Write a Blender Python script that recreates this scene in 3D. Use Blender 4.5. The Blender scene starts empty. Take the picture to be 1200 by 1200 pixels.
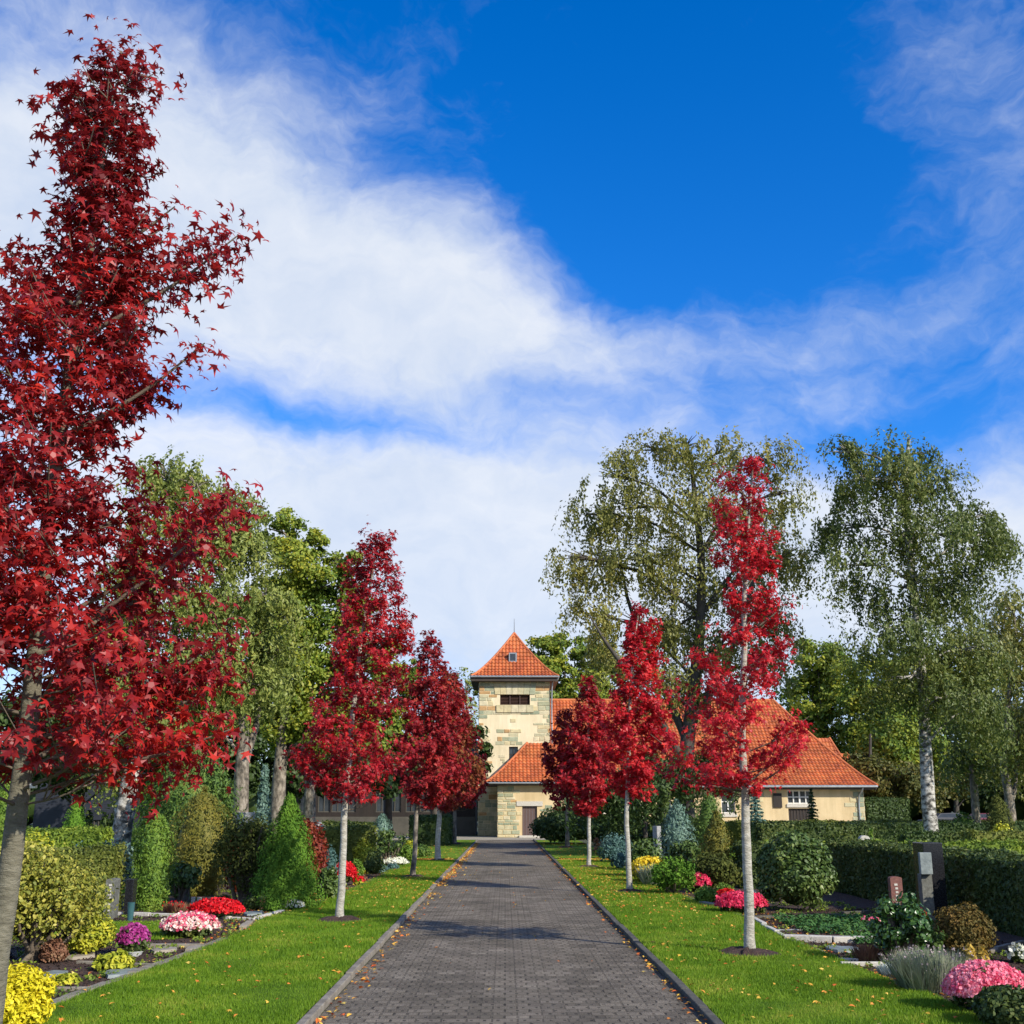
import bpy, math, random
import numpy as np
from mathutils import Vector, Matrix
R_ = math.radians
rng = np.random.default_rng(7)
random.seed(7)
sc = bpy.context.scene
COL = sc.collection

# ------------------------------------------------------------------ camera
FPX, EYE = 1338.0, 1.6
cd = bpy.data.cameras.new('camera'); cam = bpy.data.objects.new('camera', cd); COL.objects.link(cam)
cam.location = (0, 0, EYE)
cam.rotation_euler = (R_(90 + 14.66), 0, R_(-0.34))
cd.sensor_width = 36; cd.lens = FPX / 1200 * 36; cd.clip_end = 3000; cd.clip_start = 0.05
sc.camera = cam
MROT = np.array(cam.rotation_euler.to_matrix())

# ------------------------------------------------------------------ sun, sky, exposure
SUN_EL, SUN_AZ = 30.5, 133.0           # azimuth from +Y towards +X
sd = bpy.data.lights.new('sun', 'SUN'); sun = bpy.data.objects.new('sun', sd); COL.objects.link(sun)
sd.energy = 4.9; sd.angle = R_(0.5); sd.color = (1.0, 0.94, 0.82)
sv = Vector((math.sin(R_(SUN_AZ)) * math.cos(R_(SUN_EL)), math.cos(R_(SUN_AZ)) * math.cos(R_(SUN_EL)), math.sin(R_(SUN_EL))))
sun.rotation_euler = sv.to_track_quat('Z', 'Y').to_euler()
sun.location = sv * 50
sc.view_settings.view_transform = 'Standard'; sc.view_settings.look = 'None'
sc.view_settings.exposure = 0.3; sc.view_settings.gamma = 1.0

def azel(px, py):
    d = MROT @ np.array([(px - 600) / FPX, (600 - py) / FPX, -1.0]); d /= np.linalg.norm(d)
    return math.atan2(d[0], d[1]), math.asin(d[2])

def make_world():
    w = bpy.data.worlds.new('World'); sc.world = w; w.use_nodes = True
    nt = w.node_tree; N = nt.nodes; L = nt.links; N.clear()
    out = N.new('ShaderNodeOutputWorld'); bg = N.new('ShaderNodeBackground')
    sky = N.new('ShaderNodeTexSky'); sky.sky_type = 'NISHITA'; sky.sun_disc = False
    sky.sun_elevation = R_(SUN_EL); sky.sun_rotation = R_(SUN_AZ); sky.ozone_density = 2.2; sky.air_density = 1.0; sky.dust_density = 0.3
    hs = N.new('ShaderNodeHueSaturation'); hs.inputs['Saturation'].default_value = 1.23; hs.inputs['Value'].default_value = 1.24
    tn = N.new('ShaderNodeVectorMath'); tn.operation = 'MULTIPLY'; tn.inputs[1].default_value = (.74, .88, 1.24); L.new(sky.outputs[0], tn.inputs[0]); L.new(tn.outputs[0], hs.inputs['Color'])
    def M(op, a, b=None, c=None):
        n = N.new('ShaderNodeMath'); n.operation = op
        for i, v in enumerate((a, b, c)):
            if v is None: continue
            if isinstance(v, (int, float)): n.inputs[i].default_value = v
            else: L.new(v, n.inputs[i])
        return n.outputs[0]
    tc = N.new('ShaderNodeTexCoord'); sp = N.new('ShaderNodeSeparateXYZ'); L.new(tc.outputs['Generated'], sp.inputs[0])
    az = M('ARCTAN2', sp.outputs[0], sp.outputs[1]); el = M('ARCSINE', sp.outputs[2])
    cb = N.new('ShaderNodeCombineXYZ'); L.new(az, cb.inputs[0]); L.new(el, cb.inputs[1])
    # fbm on the cloud plane (direction / height), so streaks flatten to the horizon
    def noise(scale, detail, rough, vec, dist=0.0, mp=None):
        n = N.new('ShaderNodeTexNoise'); n.inputs['Scale'].default_value = scale; n.inputs['Detail'].default_value = detail
        n.inputs['Roughness'].default_value = rough; n.inputs['Distortion'].default_value = dist
        if mp:
            m = N.new('ShaderNodeMapping'); m.inputs['Rotation'].default_value = mp[0]; m.inputs['Scale'].default_value = mp[1]
            L.new(vec, m.inputs[0]); vec = m.outputs[0]
        L.new(vec, n.inputs['Vector']); return n
    warp = noise(5.0, 5, 0.6, cb.outputs[0])
    vs = N.new('ShaderNodeVectorMath'); vs.operation = 'MULTIPLY_ADD'
    L.new(warp.outputs['Color'], vs.inputs[0]); vs.inputs[1].default_value = (0.16, 0.12, 0); 
    av = N.new('ShaderNodeVectorMath'); av.operation = 'ADD'; L.new(cb.outputs[0], av.inputs[0]); av.inputs[1].default_value = (-0.08, -0.06, 0)
    L.new(av.outputs[0], vs.inputs[2])
    V = vs.outputs[0]
    blobs = [(30, 190, 190, 110, 8, 1.0), (300, 250, 330, 120, 28, 1.05), (480, 370, 210, 95, 22, .8), (150, 330, 260, 120, 5, .8), (560, 300, 110, 60, 25, .5),
             (230, 60, 260, 60, 10, .32), (60, 20, 90, 24, 0, -.35),
             (420, 560, 420, 70, 3, .75), (330, 660, 500, 110, 0, 1.0), (760, 680, 400, 110, 0, 1.0), (1080, 660, 260, 90, 0, .85), (600, 900, 1200, 160, 0, .95),
             (700, 520, 200, 55, -6, .3), (800, 400, 230, 46, -6, .42), (1010, 385, 220, 42, -12, .34), (640, 395, 160, 50, 8, .35),
             (1150, 230, 90, 170, -20, .32), (1100, 60, 90, 100, -25, .3), (1180, 120, 60, 120, 0, .2), (560, 60, 130, 60, 20, .16), (1000, 460, 200, 30, -4, .25),
             (360, 492, 260, 24, 3, -.6), (640, 460, 120, 30, 0, -.35), (1010, 530, 200, 40, -8, -.45), (820, 200, 260, 130, 0, -.5),
             (-500, 300, 500, 300, 0, .7), (1900, 500, 500, 200, 0, .7)]
    tot = None
    for (px, py, rx, ry, ang, wt) in blobs:
        a, e = azel(px, py)
        m = N.new('ShaderNodeMapping'); m.vector_type = 'TEXTURE'
        m.inputs['Location'].default_value = (a, e, 0); m.inputs['Rotation'].default_value = (0, 0, R_(-ang))
        k = 1.0 / FPX
        m.inputs['Scale'].default_value = (rx * k, ry * k, 1)
        L.new(V, m.inputs[0])
        d = N.new('ShaderNodeVectorMath'); d.operation = 'DOT_PRODUCT'; L.new(m.outputs[0], d.inputs[0]); L.new(m.outputs[0], d.inputs[1])
        g = M('EXPONENT', M('MULTIPLY', d.outputs['Value'], -0.9))
        g = M('MULTIPLY', g, wt)
        tot = g if tot is None else M('ADD', tot, g)
    bk = N.new('ShaderNodeMapRange'); L.new(sp.outputs[1], bk.inputs[0]); bk.inputs[1].default_value = .25; bk.inputs[2].default_value = -.5; bk.inputs[3].default_value = 0; bk.inputs[4].default_value = .85
    tot = M('ADD', tot, bk.outputs[0])
    f1 = noise(9, 9, 0.62, V, 0.3, ((0, 0, R_(20)), (1, 1.7, 1)))
    f2 = noise(34, 6, 0.6, V, 0.2, ((0, 0, R_(30)), (1, 2.2, 1)))
    f3 = noise(3.0, 5, 0.6, V)
    s = M('ADD', tot, M('MULTIPLY', M('SUBTRACT', f1.outputs['Fac'], 0.5), 1.15))
    s = M('ADD', s, M('MULTIPLY', M('SUBTRACT', f2.outputs['Fac'], 0.5), 0.45))
    mr = N.new('ShaderNodeMapRange'); mr.interpolation_type = 'SMOOTHSTEP'
    L.new(s, mr.inputs['Value']); mr.inputs['From Min'].default_value = 0.0; mr.inputs['From Max'].default_value = 1.6
    mask = M('MULTIPLY', mr.outputs[0], 0.93)
    cr = N.new('ShaderNodeValToRGB'); e = cr.color_ramp.elements
    e[0].position = 0.3; e[0].color = (0.56, 0.68, 0.88, 1); e[1].position = 0.58; e[1].color = (0.90, 0.94, 1.0, 1)
    L.new(M('ADD', M('MULTIPLY', f3.outputs['Fac'], .6), M('MULTIPLY', f1.outputs['Fac'], .4)), cr.inputs[0])
    vm = N.new('ShaderNodeVectorMath'); vm.operation = 'SCALE'; L.new(cr.outputs[0], vm.inputs[0]); vm.inputs['Scale'].default_value = CLOUD
    mx = N.new('ShaderNodeMix'); mx.data_type = 'RGBA'
    L.new(mask, mx.inputs['Factor']); L.new(hs.outputs[0], mx.inputs[6]); L.new(vm.outputs[0], mx.inputs[7])
    L.new(mx.outputs[2], bg.inputs['Color']); bg.inputs['Strength'].default_value = 0.12
    L.new(bg.outputs[0], out.inputs[0])
CLOUD = 6.6
make_world()

# ------------------------------------------------------------------ helpers
def P(px, py, Y):
    """the point of the plane y=Y that stands where the photograph shows it"""
    d = MROT @ np.array([(px - 600) / FPX, (600 - py) / FPX, -1.0])
    t = Y / d[1]
    return np.array([d[0] * t, Y, EYE + d[2] * t])
def G(px, py):
    d = MROT @ np.array([(px - 600) / FPX, (600 - py) / FPX, -1.0])
    t = -EYE / d[2]
    return np.array([d[0] * t, d[1] * t, 0.0])

def sum_loc(o):
    t = np.zeros(3)
    while o is not None: t = t + np.array(o.location); o = o.parent
    return t

class MB:
    def __init__(s): s.v = []; s.l = []; s.z = []; s.n = 0; s.sm = []; s.uv = []
    def add(s, v, f, smooth=False, uv=None):
        v = np.asarray(v, float).reshape(-1, 3); f = np.asarray(f, np.int64)
        s.v.append(v); s.l.append((f + s.n).ravel()); s.z.append(np.full(len(f), f.shape[1])); s.n += len(v)
        s.sm.append(np.full(len(f), smooth)); s.uv.append(uv if uv is not None else np.zeros((f.size, 2)))
        return s
    def build(s, name, mat, parent=None, loc=None):
        me = bpy.data.meshes.new(name)
        if s.n:
            v = np.concatenate(s.v); l = np.concatenate(s.l); z = np.concatenate(s.z)
            if parent is not None: v = v - sum_loc(parent)
            elif loc is not None: v = v - np.array(loc)
            me.vertices.add(len(v)); me.vertices.foreach_set('co', v.ravel().astype(np.float32))
            me.loops.add(len(l)); me.loops.foreach_set('vertex_index', l.astype(np.int32))
            me.polygons.add(len(z)); st = np.concatenate([[0], np.cumsum(z)[:-1]])
            me.polygons.foreach_set('loop_start', st.astype(np.int32)); me.polygons.foreach_set('loop_total', z.astype(np.int32))
            me.polygons.foreach_set('use_smooth', np.concatenate(s.sm))
            uv = np.concatenate(s.uv)
            if np.any(uv):
                u = me.uv_layers.new(name='UVMap'); u.data.foreach_set('uv', uv.ravel().astype(np.float32))
            me.update(calc_edges=True); me.validate()
        o = bpy.data.objects.new(name, me); me.materials.append(mat); COL.objects.link(o)
        if parent is not None: o.parent = parent
        elif loc is not None: o.location = loc
        return o

def tag(o, label=None, cat=None, group=None, kind=None):
    if label: o['label'] = label
    if cat: o['category'] = cat
    if group: o['group'] = group
    if kind: o['kind'] = kind
    return o
def empty(name, loc, label, cat, group=None):
    o = bpy.data.objects.new(name, None); COL.objects.link(o); o.location = tuple(float(a) for a in loc); o.empty_display_size = 0.2
    return tag(o, label, cat, group)

BOXF = np.array([[0, 3, 2, 1], [4, 5, 6, 7], [0, 1, 5, 4], [1, 2, 6, 5], [2, 3, 7, 6], [3, 0, 4, 7]])
def box(mb, x0, x1, y0, y1, z0, z1, bev=0.0, rot=0.0, piv=None):
    if bev <= 0:
        v = np.array([[x0, y0, z0], [x1, y0, z0], [x1, y1, z0], [x0, y1, z0], [x0, y0, z1], [x1, y0, z1], [x1, y1, z1], [x0, y1, z1]])
        f = BOXF
    else:
        # chamfered: 24 verts
        import bmesh
        bm = bmesh.new(); bmesh.ops.create_cube(bm, size=1)
        for q in bm.verts: q.co = ((x0 + x1) / 2 + q.co.x * (x1 - x0), (y0 + y1) / 2 + q.co.y * (y1 - y0), (z0 + z1) / 2 + q.co.z * (z1 - z0))
        bmesh.ops.bevel(bm, geom=bm.edges[:], offset=bev, segments=2, affect='EDGES', profile=.5)
        bm.verts.ensure_lookup_table()
        v = np.array([q.co[:] for q in bm.verts]); fs = [[q.index for q in g.verts] for g in bm.faces]; bm.free()
        if rot:
            c = np.array(piv if piv is not None else ((x0 + x1) / 2, (y0 + y1) / 2, 0)); a = v - c
            v = np.c_[a[:, 0] * math.cos(rot) - a[:, 1] * math.sin(rot), a[:, 0] * math.sin(rot) + a[:, 1] * math.cos(rot), a[:, 2]] + c
        b0 = mb.n; mb.v.append(v); mb.n += len(v)
        for g in fs:
            mb.l.append(np.array(g) + b0); mb.z.append(np.array([len(g)])); mb.sm.append(np.array([False])); mb.uv.append(np.zeros((len(g), 2)))
        return mb
    if rot:
        c = np.array(piv if piv is not None else ((x0 + x1) / 2, (y0 + y1) / 2, 0)); a = v - c
        v = np.c_[a[:, 0] * math.cos(rot) - a[:, 1] * math.sin(rot), a[:, 0] * math.sin(rot) + a[:, 1] * math.cos(rot), a[:, 2]] + c
    return mb.add(v, f)

def tube(mb, pts, rad, seg=8, bump=0.0, cap=True):
    pts = np.asarray(pts, float); n = len(pts); rad = np.broadcast_to(np.asarray(rad, float), (n,))
    t = np.gradient(pts, axis=0); t /= np.linalg.norm(t, axis=1)[:, None] + 1e-9
    up = np.array([0.3, 1, 0.1]) if abs(t[0][2]) > .7 else np.array([0, 0, 1.0])
    a = np.cross(t, up); a /= np.linalg.norm(a, axis=1)[:, None] + 1e-9; b = np.cross(t, a)
    th = np.linspace(0, 2 * np.pi, seg, endpoint=False)
    r = rad[:, None] * (1 + bump * rng.uniform(-1, 1, (n, seg)))
    v = pts[:, None, :] + r[:, :, None] * (np.cos(th)[None, :, None] * a[:, None, :] + np.sin(th)[None, :, None] * b[:, None, :])
    i, j = np.meshgrid(np.arange(n - 1), np.arange(seg), indexing='ij'); j2 = (j + 1) % seg
    f = np.stack([i * seg + j, i * seg + j2, (i + 1) * seg + j2, (i + 1) * seg + j], -1).reshape(-1, 4)
    mb.add(v.reshape(-1, 3), f, True)
    if cap:
        for k in (0, n - 1): mb.add(v[k], np.arange(seg)[None, :] if k else np.arange(seg)[::-1][None, :])
    return mb

def spline(pts, n=10):
    pts = np.asarray(pts, float); k = len(pts)
    if k < 3: 
        t = np.linspace(0, 1, n)[:, None]; return pts[0] * (1 - t) + pts[-1] * t
    p = np.vstack([2 * pts[0] - pts[1], pts, 2 * pts[-1] - pts[-2]]); out = []
    for u in np.linspace(0, k - 1 - 1e-6, n):
        i = int(u); t = u - i; a, b, c, d = p[i:i + 4]
        out.append(.5 * ((2 * b) + (-a + c) * t + (2 * a - 5 * b + 4 * c - d) * t * t + (-a + 3 * b - 3 * c + d) * t ** 3))
    return np.array(out)

STAR = []
for k in range(5):
    a = R_(90 + 72 * k * .9 * (1 if k < 3 else 1)) if False else R_([-120, -62, 0, 62, 120][k])
    r = [.62, .9, 1.08, .9, .62][k]
    STAR.append((a, r))
_so = []
for k, (a, r) in enumerate(STAR):
    _so.append((r * math.sin(a), r * math.cos(a), -.22 * r))
    if k < 4:
        m = (a + STAR[k + 1][0]) / 2; _so.append((.33 * math.sin(m), .33 * math.cos(m), 0.02))
_so.append((0, -.25, .02))
STARV = np.array(_so)                                   # five pointed lobes, tips curled down
QUADV = np.array([(0, -.9, -.05), (.5, 0, .06), (0, 1, -.1), (-.5, 0, .06)])
SPRAYV = np.array([(0, -.6, -.05), (.30, .1, .06), (.12, .75, -.02), (0, 1.15, -.12), (-.12, .75, -.02), (-.30, .1, .06)])
TRIV = np.array([(-.12, 0, 0), (.12, 0, 0), (0.02, 1, -.1)])
OVALV = np.array([(0, -1, -.1), (.5, -.45, 0), (.52, .35, .04), (0, 1, -.12), (-.52, .35, .04), (-.5, -.45, 0)])
LOBEV = np.array([(0, -.6, 0), (.85, -.35, -.15), (.28, .1, .03), (.62, .65, -.1), (0, .3, .03), (0.05, 1.05, -.2), (-.16, .3, .03), (-.62, .62, -.1), (-.28, .1, .03), (-.85, -.35, -.15)])
def leaves(mb, c, nrm, size, shape=QUADV, tipdown=0.0):
    """leaf sized faces at points c, facing nrm"""
    c = np.asarray(c); N = len(c)
    if N == 0: return mb
    nrm = nrm / (np.linalg.norm(nrm, axis=1)[:, None] + 1e-9)
    q = rng.normal(size=(N, 3)); q[:, 2] -= tipdown * 1.6
    u = q - nrm * np.sum(q * nrm, 1)[:, None]; u /= np.linalg.norm(u, axis=1)[:, None] + 1e-9
    w = np.cross(u, nrm); s = np.broadcast_to(np.asarray(size, float), (N,)) * rng.uniform(.55, 1.25, N)
    k = len(shape)
    v = c[:, None, :] + s[:, None, None] * (shape[None, :, 0, None] * w[:, None, :] + shape[None, :, 1, None] * u[:, None, :] + shape[None, :, 2, None] * nrm[:, None, :])
    mb.add(v.reshape(-1, 3), np.arange(N * k).reshape(N, k))
    return mb

def blobcore(mb, c, r, amp=.15, n=10):
    th = np.linspace(0, np.pi, n + 1); ph = np.linspace(0, 2 * np.pi, 2 * n, endpoint=False)
    T, F = np.meshgrid(th, ph, indexing='ij')
    d = np.stack([np.sin(T) * np.cos(F), np.sin(T) * np.sin(F), np.cos(T)], -1)
    k = 1 + amp * (np.sin(5 * d[..., 0] + 3 * c[0]) * np.sin(6 * d[..., 1] + c[1]) + .6 * np.sin(9 * d[..., 2] + 4 * d[..., 0]))
    k[0] = k[0, 0]; k[-1] = k[-1, 0]
    v = np.asarray(c) + d * k[..., None] * np.asarray(r)
    i, j = np.meshgrid(np.arange(n), np.arange(2 * n), indexing='ij'); j2 = (j + 1) % (2 * n); m = 2 * n
    mb.add(v.reshape(-1, 3), np.stack([i * m + j, (i + 1) * m + j, (i + 1) * m + j2, i * m + j2], -1).reshape(-1, 4), True)

def sphdir(n):
    d = rng.normal(size=(n, 3)); return d / np.linalg.norm(d, axis=1)[:, None]

# ------------------------------------------------------------------ materials
def newmat(name):
    m = bpy.data.materials.new(name); m.use_nodes = True; nt = m.node_tree
    return m, nt.nodes, nt.links, nt.nodes['Principled BSDF'], nt.nodes['Material Output']
def ramp(N, cols, pos=None, interp='LINEAR'):
    r = N.new('ShaderNodeValToRGB'); e = r.color_ramp.elements; r.color_ramp.interpolation = interp
    pos = pos or [i / (len(cols) - 1) for i in range(len(cols))]
    while len(e) < len(cols): e.new(0.5)
    for i, c in enumerate(cols): e[i].position = pos[i]; e[i].color = (*c, 1)
    return r
def tex(N, L, kind, scale, detail=4, rough=.55, coord='Object', mscale=None):
    tc = N.new('ShaderNodeTexCoord'); n = N.new(kind)
    if kind == 'ShaderNodeTexNoise': n.inputs['Detail'].default_value = detail; n.inputs['Roughness'].default_value = rough
    n.inputs['Scale'].default_value = scale; v = tc.outputs[coord]
    if mscale: m = N.new('ShaderNodeMapping'); m.inputs['Scale'].default_value = mscale; L.new(v, m.inputs[0]); v = m.outputs[0]
    L.new(v, n.inputs['Vector']); return n
def fol(name, cols, trans=.3, clump=1.6, rough=.55, spec=.3, pos=None, mixv=.5):
    """leaf material: per leaf colour plus a slow change from clump to clump, light passing through"""
    m, N, L, b, out = newmat(name)
    geo = N.new('ShaderNodeNewGeometry'); nz = tex(N, L, 'ShaderNodeTexNoise', clump, 3)
    mm = N.new('ShaderNodeMath'); mm.operation = 'MULTIPLY_ADD'; L.new(geo.outputs['Random Per Island'], mm.inputs[0]); mm.inputs[1].default_value = mixv
    ms = N.new('ShaderNodeMapRange'); L.new(nz.outputs['Fac'], ms.inputs[0]); ms.inputs[1].default_value = .3; ms.inputs[2].default_value = .7
    ms.inputs[3].default_value = 0; ms.inputs[4].default_value = 1 - mixv; L.new(ms.outputs[0], mm.inputs[2])
    r = ramp(N, cols, pos); L.new(mm.outputs[0], r.inputs[0])
    L.new(r.outputs[0], b.inputs['Base Color']); b.inputs['Roughness'].default_value = rough; b.inputs['Specular IOR Level'].default_value = spec
    if trans > 0:
        t = N.new('ShaderNodeBsdfTranslucent'); x = N.new('ShaderNodeMixShader'); x.inputs[0].default_value = trans
        L.new(r.outputs[0], t.inputs[0]); L.new(b.outputs[0], x.inputs[1]); L.new(t.outputs[0], x.inputs[2]); L.new(x.outputs[0], out.inputs[0])
    return m
def noisy(name, cols, scale=4, detail=6, rough=.8, bump=.3, bscale=None, mscale=None, pos=None, coord='Object', dist=.02, metal=0):
    m, N, L, b, out = newmat(name)
    n = tex(N, L, 'ShaderNodeTexNoise', scale, detail, .6, coord, mscale); r = ramp(N, cols, pos or [i / (len(cols) - 1) * .5 + .25 for i in range(len(cols))])
    L.new(n.outputs['Fac'], r.inputs[0]); L.new(r.outputs[0], b.inputs['Base Color']); b.inputs['Roughness'].default_value = rough; b.inputs['Metallic'].default_value = metal
    if bump:
        n2 = tex(N, L, 'ShaderNodeTexNoise', bscale or scale * 4, 6, .65, coord, mscale); bp = N.new('ShaderNodeBump'); bp.inputs['Strength'].default_value = bump; bp.inputs['Distance'].default_value = dist
        L.new(n2.outputs['Fac'], bp.inputs['Height']); L.new(bp.outputs[0], b.inputs['Normal'])
    return m
M = {}
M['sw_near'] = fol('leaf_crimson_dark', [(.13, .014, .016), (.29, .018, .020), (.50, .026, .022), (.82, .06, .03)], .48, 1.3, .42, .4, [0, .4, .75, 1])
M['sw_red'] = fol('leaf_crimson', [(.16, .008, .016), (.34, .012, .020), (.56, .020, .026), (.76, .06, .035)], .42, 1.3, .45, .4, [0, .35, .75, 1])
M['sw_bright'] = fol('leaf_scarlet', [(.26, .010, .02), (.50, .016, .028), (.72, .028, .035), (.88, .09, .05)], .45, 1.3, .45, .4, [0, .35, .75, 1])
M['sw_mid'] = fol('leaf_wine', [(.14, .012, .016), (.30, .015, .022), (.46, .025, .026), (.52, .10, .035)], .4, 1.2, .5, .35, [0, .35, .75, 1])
M['sw_bronze'] = fol('leaf_bronze', [(.20, .012, .018), (.30, .02, .02), (.26, .10, .03), (.16, .17, .03)], .32, .8, .5, .3, [0, .4, .7, 1], .35)
M['birch'] = fol('leaf_birch', [(.09, .11, .022), (.18, .19, .04), (.28, .27, .065), (.40, .31, .065)], .35, .35, .45, .4)
M['birch_g'] = fol('leaf_birch_green', [(.055, .085, .018), (.11, .15, .032), (.18, .21, .05), (.30, .28, .055)], .35, .35, .45, .4)
M['birch_l'] = fol('leaf_birch_pale', [(.11, .15, .03), (.19, .24, .05), (.30, .33, .075), (.42, .40, .08)], .35, .35, .5, .4)
M['lime'] = fol('leaf_lime', [(.06, .13, .02), (.14, .22, .028), (.30, .34, .04), (.55, .47, .04)], .35, .45, .5, .3)
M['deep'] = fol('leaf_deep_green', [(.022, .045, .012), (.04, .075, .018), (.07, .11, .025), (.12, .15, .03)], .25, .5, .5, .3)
M['brown_tree'] = fol('leaf_brownish', [(.05, .065, .018), (.09, .105, .022), (.16, .14, .028), (.24, .17, .035)], .3, .5, .5, .3)
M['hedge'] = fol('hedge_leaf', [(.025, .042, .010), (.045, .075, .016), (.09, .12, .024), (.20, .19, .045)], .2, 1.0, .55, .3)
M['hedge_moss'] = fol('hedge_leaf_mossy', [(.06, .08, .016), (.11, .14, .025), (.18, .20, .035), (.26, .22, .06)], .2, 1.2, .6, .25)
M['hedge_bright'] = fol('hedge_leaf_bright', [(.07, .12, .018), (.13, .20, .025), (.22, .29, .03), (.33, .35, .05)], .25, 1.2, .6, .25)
M['thuja'] = fol('thuja_spray', [(.05, .10, .012), (.09, .17, .02), (.15, .24, .025), (.24, .30, .04)], .15, 2.5, .6, .25)
M['thuja_brown'] = fol('thuja_bronze_spray', [(.06, .06, .012), (.10, .11, .018), (.18, .16, .022), (.28, .21, .03)], .15, 2.0, .6, .25)
M['cypress'] = fol('cypress_spray', [(.035, .09, .010), (.07, .155, .018), (.12, .23, .025), (.20, .32, .04)], .15, 3, .7, .08)
M['yew'] = fol('yew_spray', [(.035, .04, .012), (.06, .075, .018), (.10, .115, .025), (.15, .15, .035)], .15, 2, .7, .08)
M['spruce'] = fol('spruce_spray', [(.03, .07, .014), (.06, .12, .022), (.11, .18, .03), (.20, .24, .045)], .15, 1.6, .6, .25)
M['blue'] = fol('blue_spruce_needles', [(.03, .07, .06), (.055, .12, .10), (.11, .20, .17), (.20, .31, .28)], .1, 2.5, .6, .25)
M['silver'] = fol('silver_needles', [(.05, .10, .06), (.09, .16, .11), (.16, .25, .19), (.27, .37, .30)], .1, 3, .6, .25)
M['rhodo'] = fol('broad_leaf', [(.03, .06, .012), (.06, .105, .022), (.11, .165, .035), (.26, .29, .09)], .15, 2, .42, .3)
M['glossy'] = fol('glossy_leaf', [(.02, .05, .010), (.035, .085, .016), (.06, .13, .025), (.14, .22, .06)], .15, 3, .3, .5)
M['azalea'] = fol('azalea_leaf', [(.09, .12, .018), (.20, .22, .03), (.42, .38, .06), (.62, .53, .14)], .25, 1.8, .5, .3)
M['gold'] = fol('gold_spray', [(.38, .33, .012), (.60, .52, .015), (.80, .68, .03), (.90, .80, .08)], .25, 4, .55, .25)
M['golden_green'] = fol('golden_green_spray', [(.16, .22, .02), (.30, .34, .03), (.48, .46, .035), (.64, .56, .05)], .2, 3, .55, .25)
M['barberry'] = fol('barberry_leaf', [(.09, .012, .01), (.17, .022, .012), (.27, .05, .018), (.22, .12, .03)], .25, 4, .5, .3)
M['brown_dome'] = fol('bronze_needles', [(.06, .05, .014), (.10, .085, .02), (.17, .11, .025), (.24, .13, .03)], .15, 4, .6, .2)
M['heather'] = fol('heather_sprig', [(.12, .05, .03), (.20, .09, .05), (.27, .14, .08), (.30, .20, .10)], .15, 5, .6, .2)
M['lavender'] = fol('lavender_leaf', [(.13, .16, .09), (.21, .25, .15), (.30, .32, .22), (.40, .33, .30)], .2, 4, .6, .2)
M['grey_leaf'] = fol('silver_leaf', [(.30, .36, .32), (.45, .5, .46), (.6, .66, .62)], .2, 4, .6, .2)
M['straw'] = fol('straw_leaf', [(.35, .22, .04), (.55, .38, .07), (.68, .50, .12)], .3, 4, .6, .2)
M['f_red'] = fol('petal_red', [(.50, .006, .012), (.72, .012, .02), (.85, .04, .04)], .3, 5, .4, .3)
M['f_pinkred'] = fol('petal_cerise', [(.55, .01, .05), (.78, .04, .12), (.90, .16, .24)], .3, 5, .4, .3)
M['f_pink'] = fol('petal_pink', [(.70, .05, .13), (.85, .14, .24), (.95, .38, .45), (.98, .62, .66)], .3, 8, .4, .3)
M['f_mix'] = fol('petal_pink_white', [(.80, .03, .12), (.88, .12, .22), (.90, .70, .62), (.92, .88, .74)], .3, 5, .4, .3, [0, .4, .55, 1])
M['f_purple'] = fol('petal_purple', [(.28, .02, .14), (.45, .05, .26), (.62, .14, .42)], .3, 5, .4, .3)
M['f_lav'] = fol('petal_lavender', [(.28, .20, .20), (.38, .30, .30), (.46, .40, .36)], .2, 5, .5, .2)
M['f_white'] = fol('petal_white', [(.75, .75, .55), (.85, .85, .70), (.9, .9, .82)], .3, 5, .4, .3)
M['f_yellow'] = fol('petal_yellow', [(.75, .48, .02), (.88, .66, .03), (.92, .76, .10)], .3, 5, .4, .3)
M['f_orange'] = fol('petal_orange', [(.85, .30, .12), (.9, .45, .25), (.9, .7, .5)], .3, 5, .4, .3)
M['fallen'] = fol('fallen_leaf', [(.55, .07, .02), (.62, .22, .04), (.72, .42, .06), (.75, .60, .16)], .1, 2, .6, .2, None, .85)
M['grass'] = fol('grass_blade', [(.075, .16, .010), (.13, .24, .014), (.20, .32, .02), (.42, .40, .07)], .4, 1.3, .55, .2, None, .45)
M['grave_cover'] = fol('ground_cover_leaf', [(.03, .08, .02), (.05, .13, .03), (.09, .17, .04)], .1, 3, .6, .2)

# bark
def bark(name, cols, sx=9, sz=2.0, bump=.6, pos=None):
    return noisy(name, cols, sx, 7, .85, bump, sx * 2.2, (1, 1, sz / sx * 2), pos, dist=.03)
M['bark_sweet'] = bark('bark_young_grey', [(.085, .075, .05), (.16, .145, .10), (.23, .21, .155)], 14, 18, .7)
M['twig'] = bark('bark_twig', [(.06, .045, .03), (.13, .10, .07), (.20, .16, .11)], 16, 50, .3)
M['bark_pale'] = bark('bark_sunlit_pale', [(.20, .18, .14), (.40, .37, .30), (.56, .53, .46)], 9, 12, .9)  # sunlight on the trunks is put into this pale bark colour
M['bark_grey'] = bark('bark_grey', [(.05, .042, .032), (.17, .14, .105), (.30, .255, .20)], 7, 2.0, 1.0, [.36, .5, .64])
M['bark_birch'] = bark('bark_birch', [(.03, .028, .024), (.10, .09, .075), (.42, .39, .34), (.62, .59, .54)], 4.5, 3.4, .8, [.34, .44, .54, .68])
M['bark_dark'] = bark('bark_dark', [(.03, .025, .02), (.06, .05, .04), (.10, .085, .07)], 6, 1.0, .8)

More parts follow.
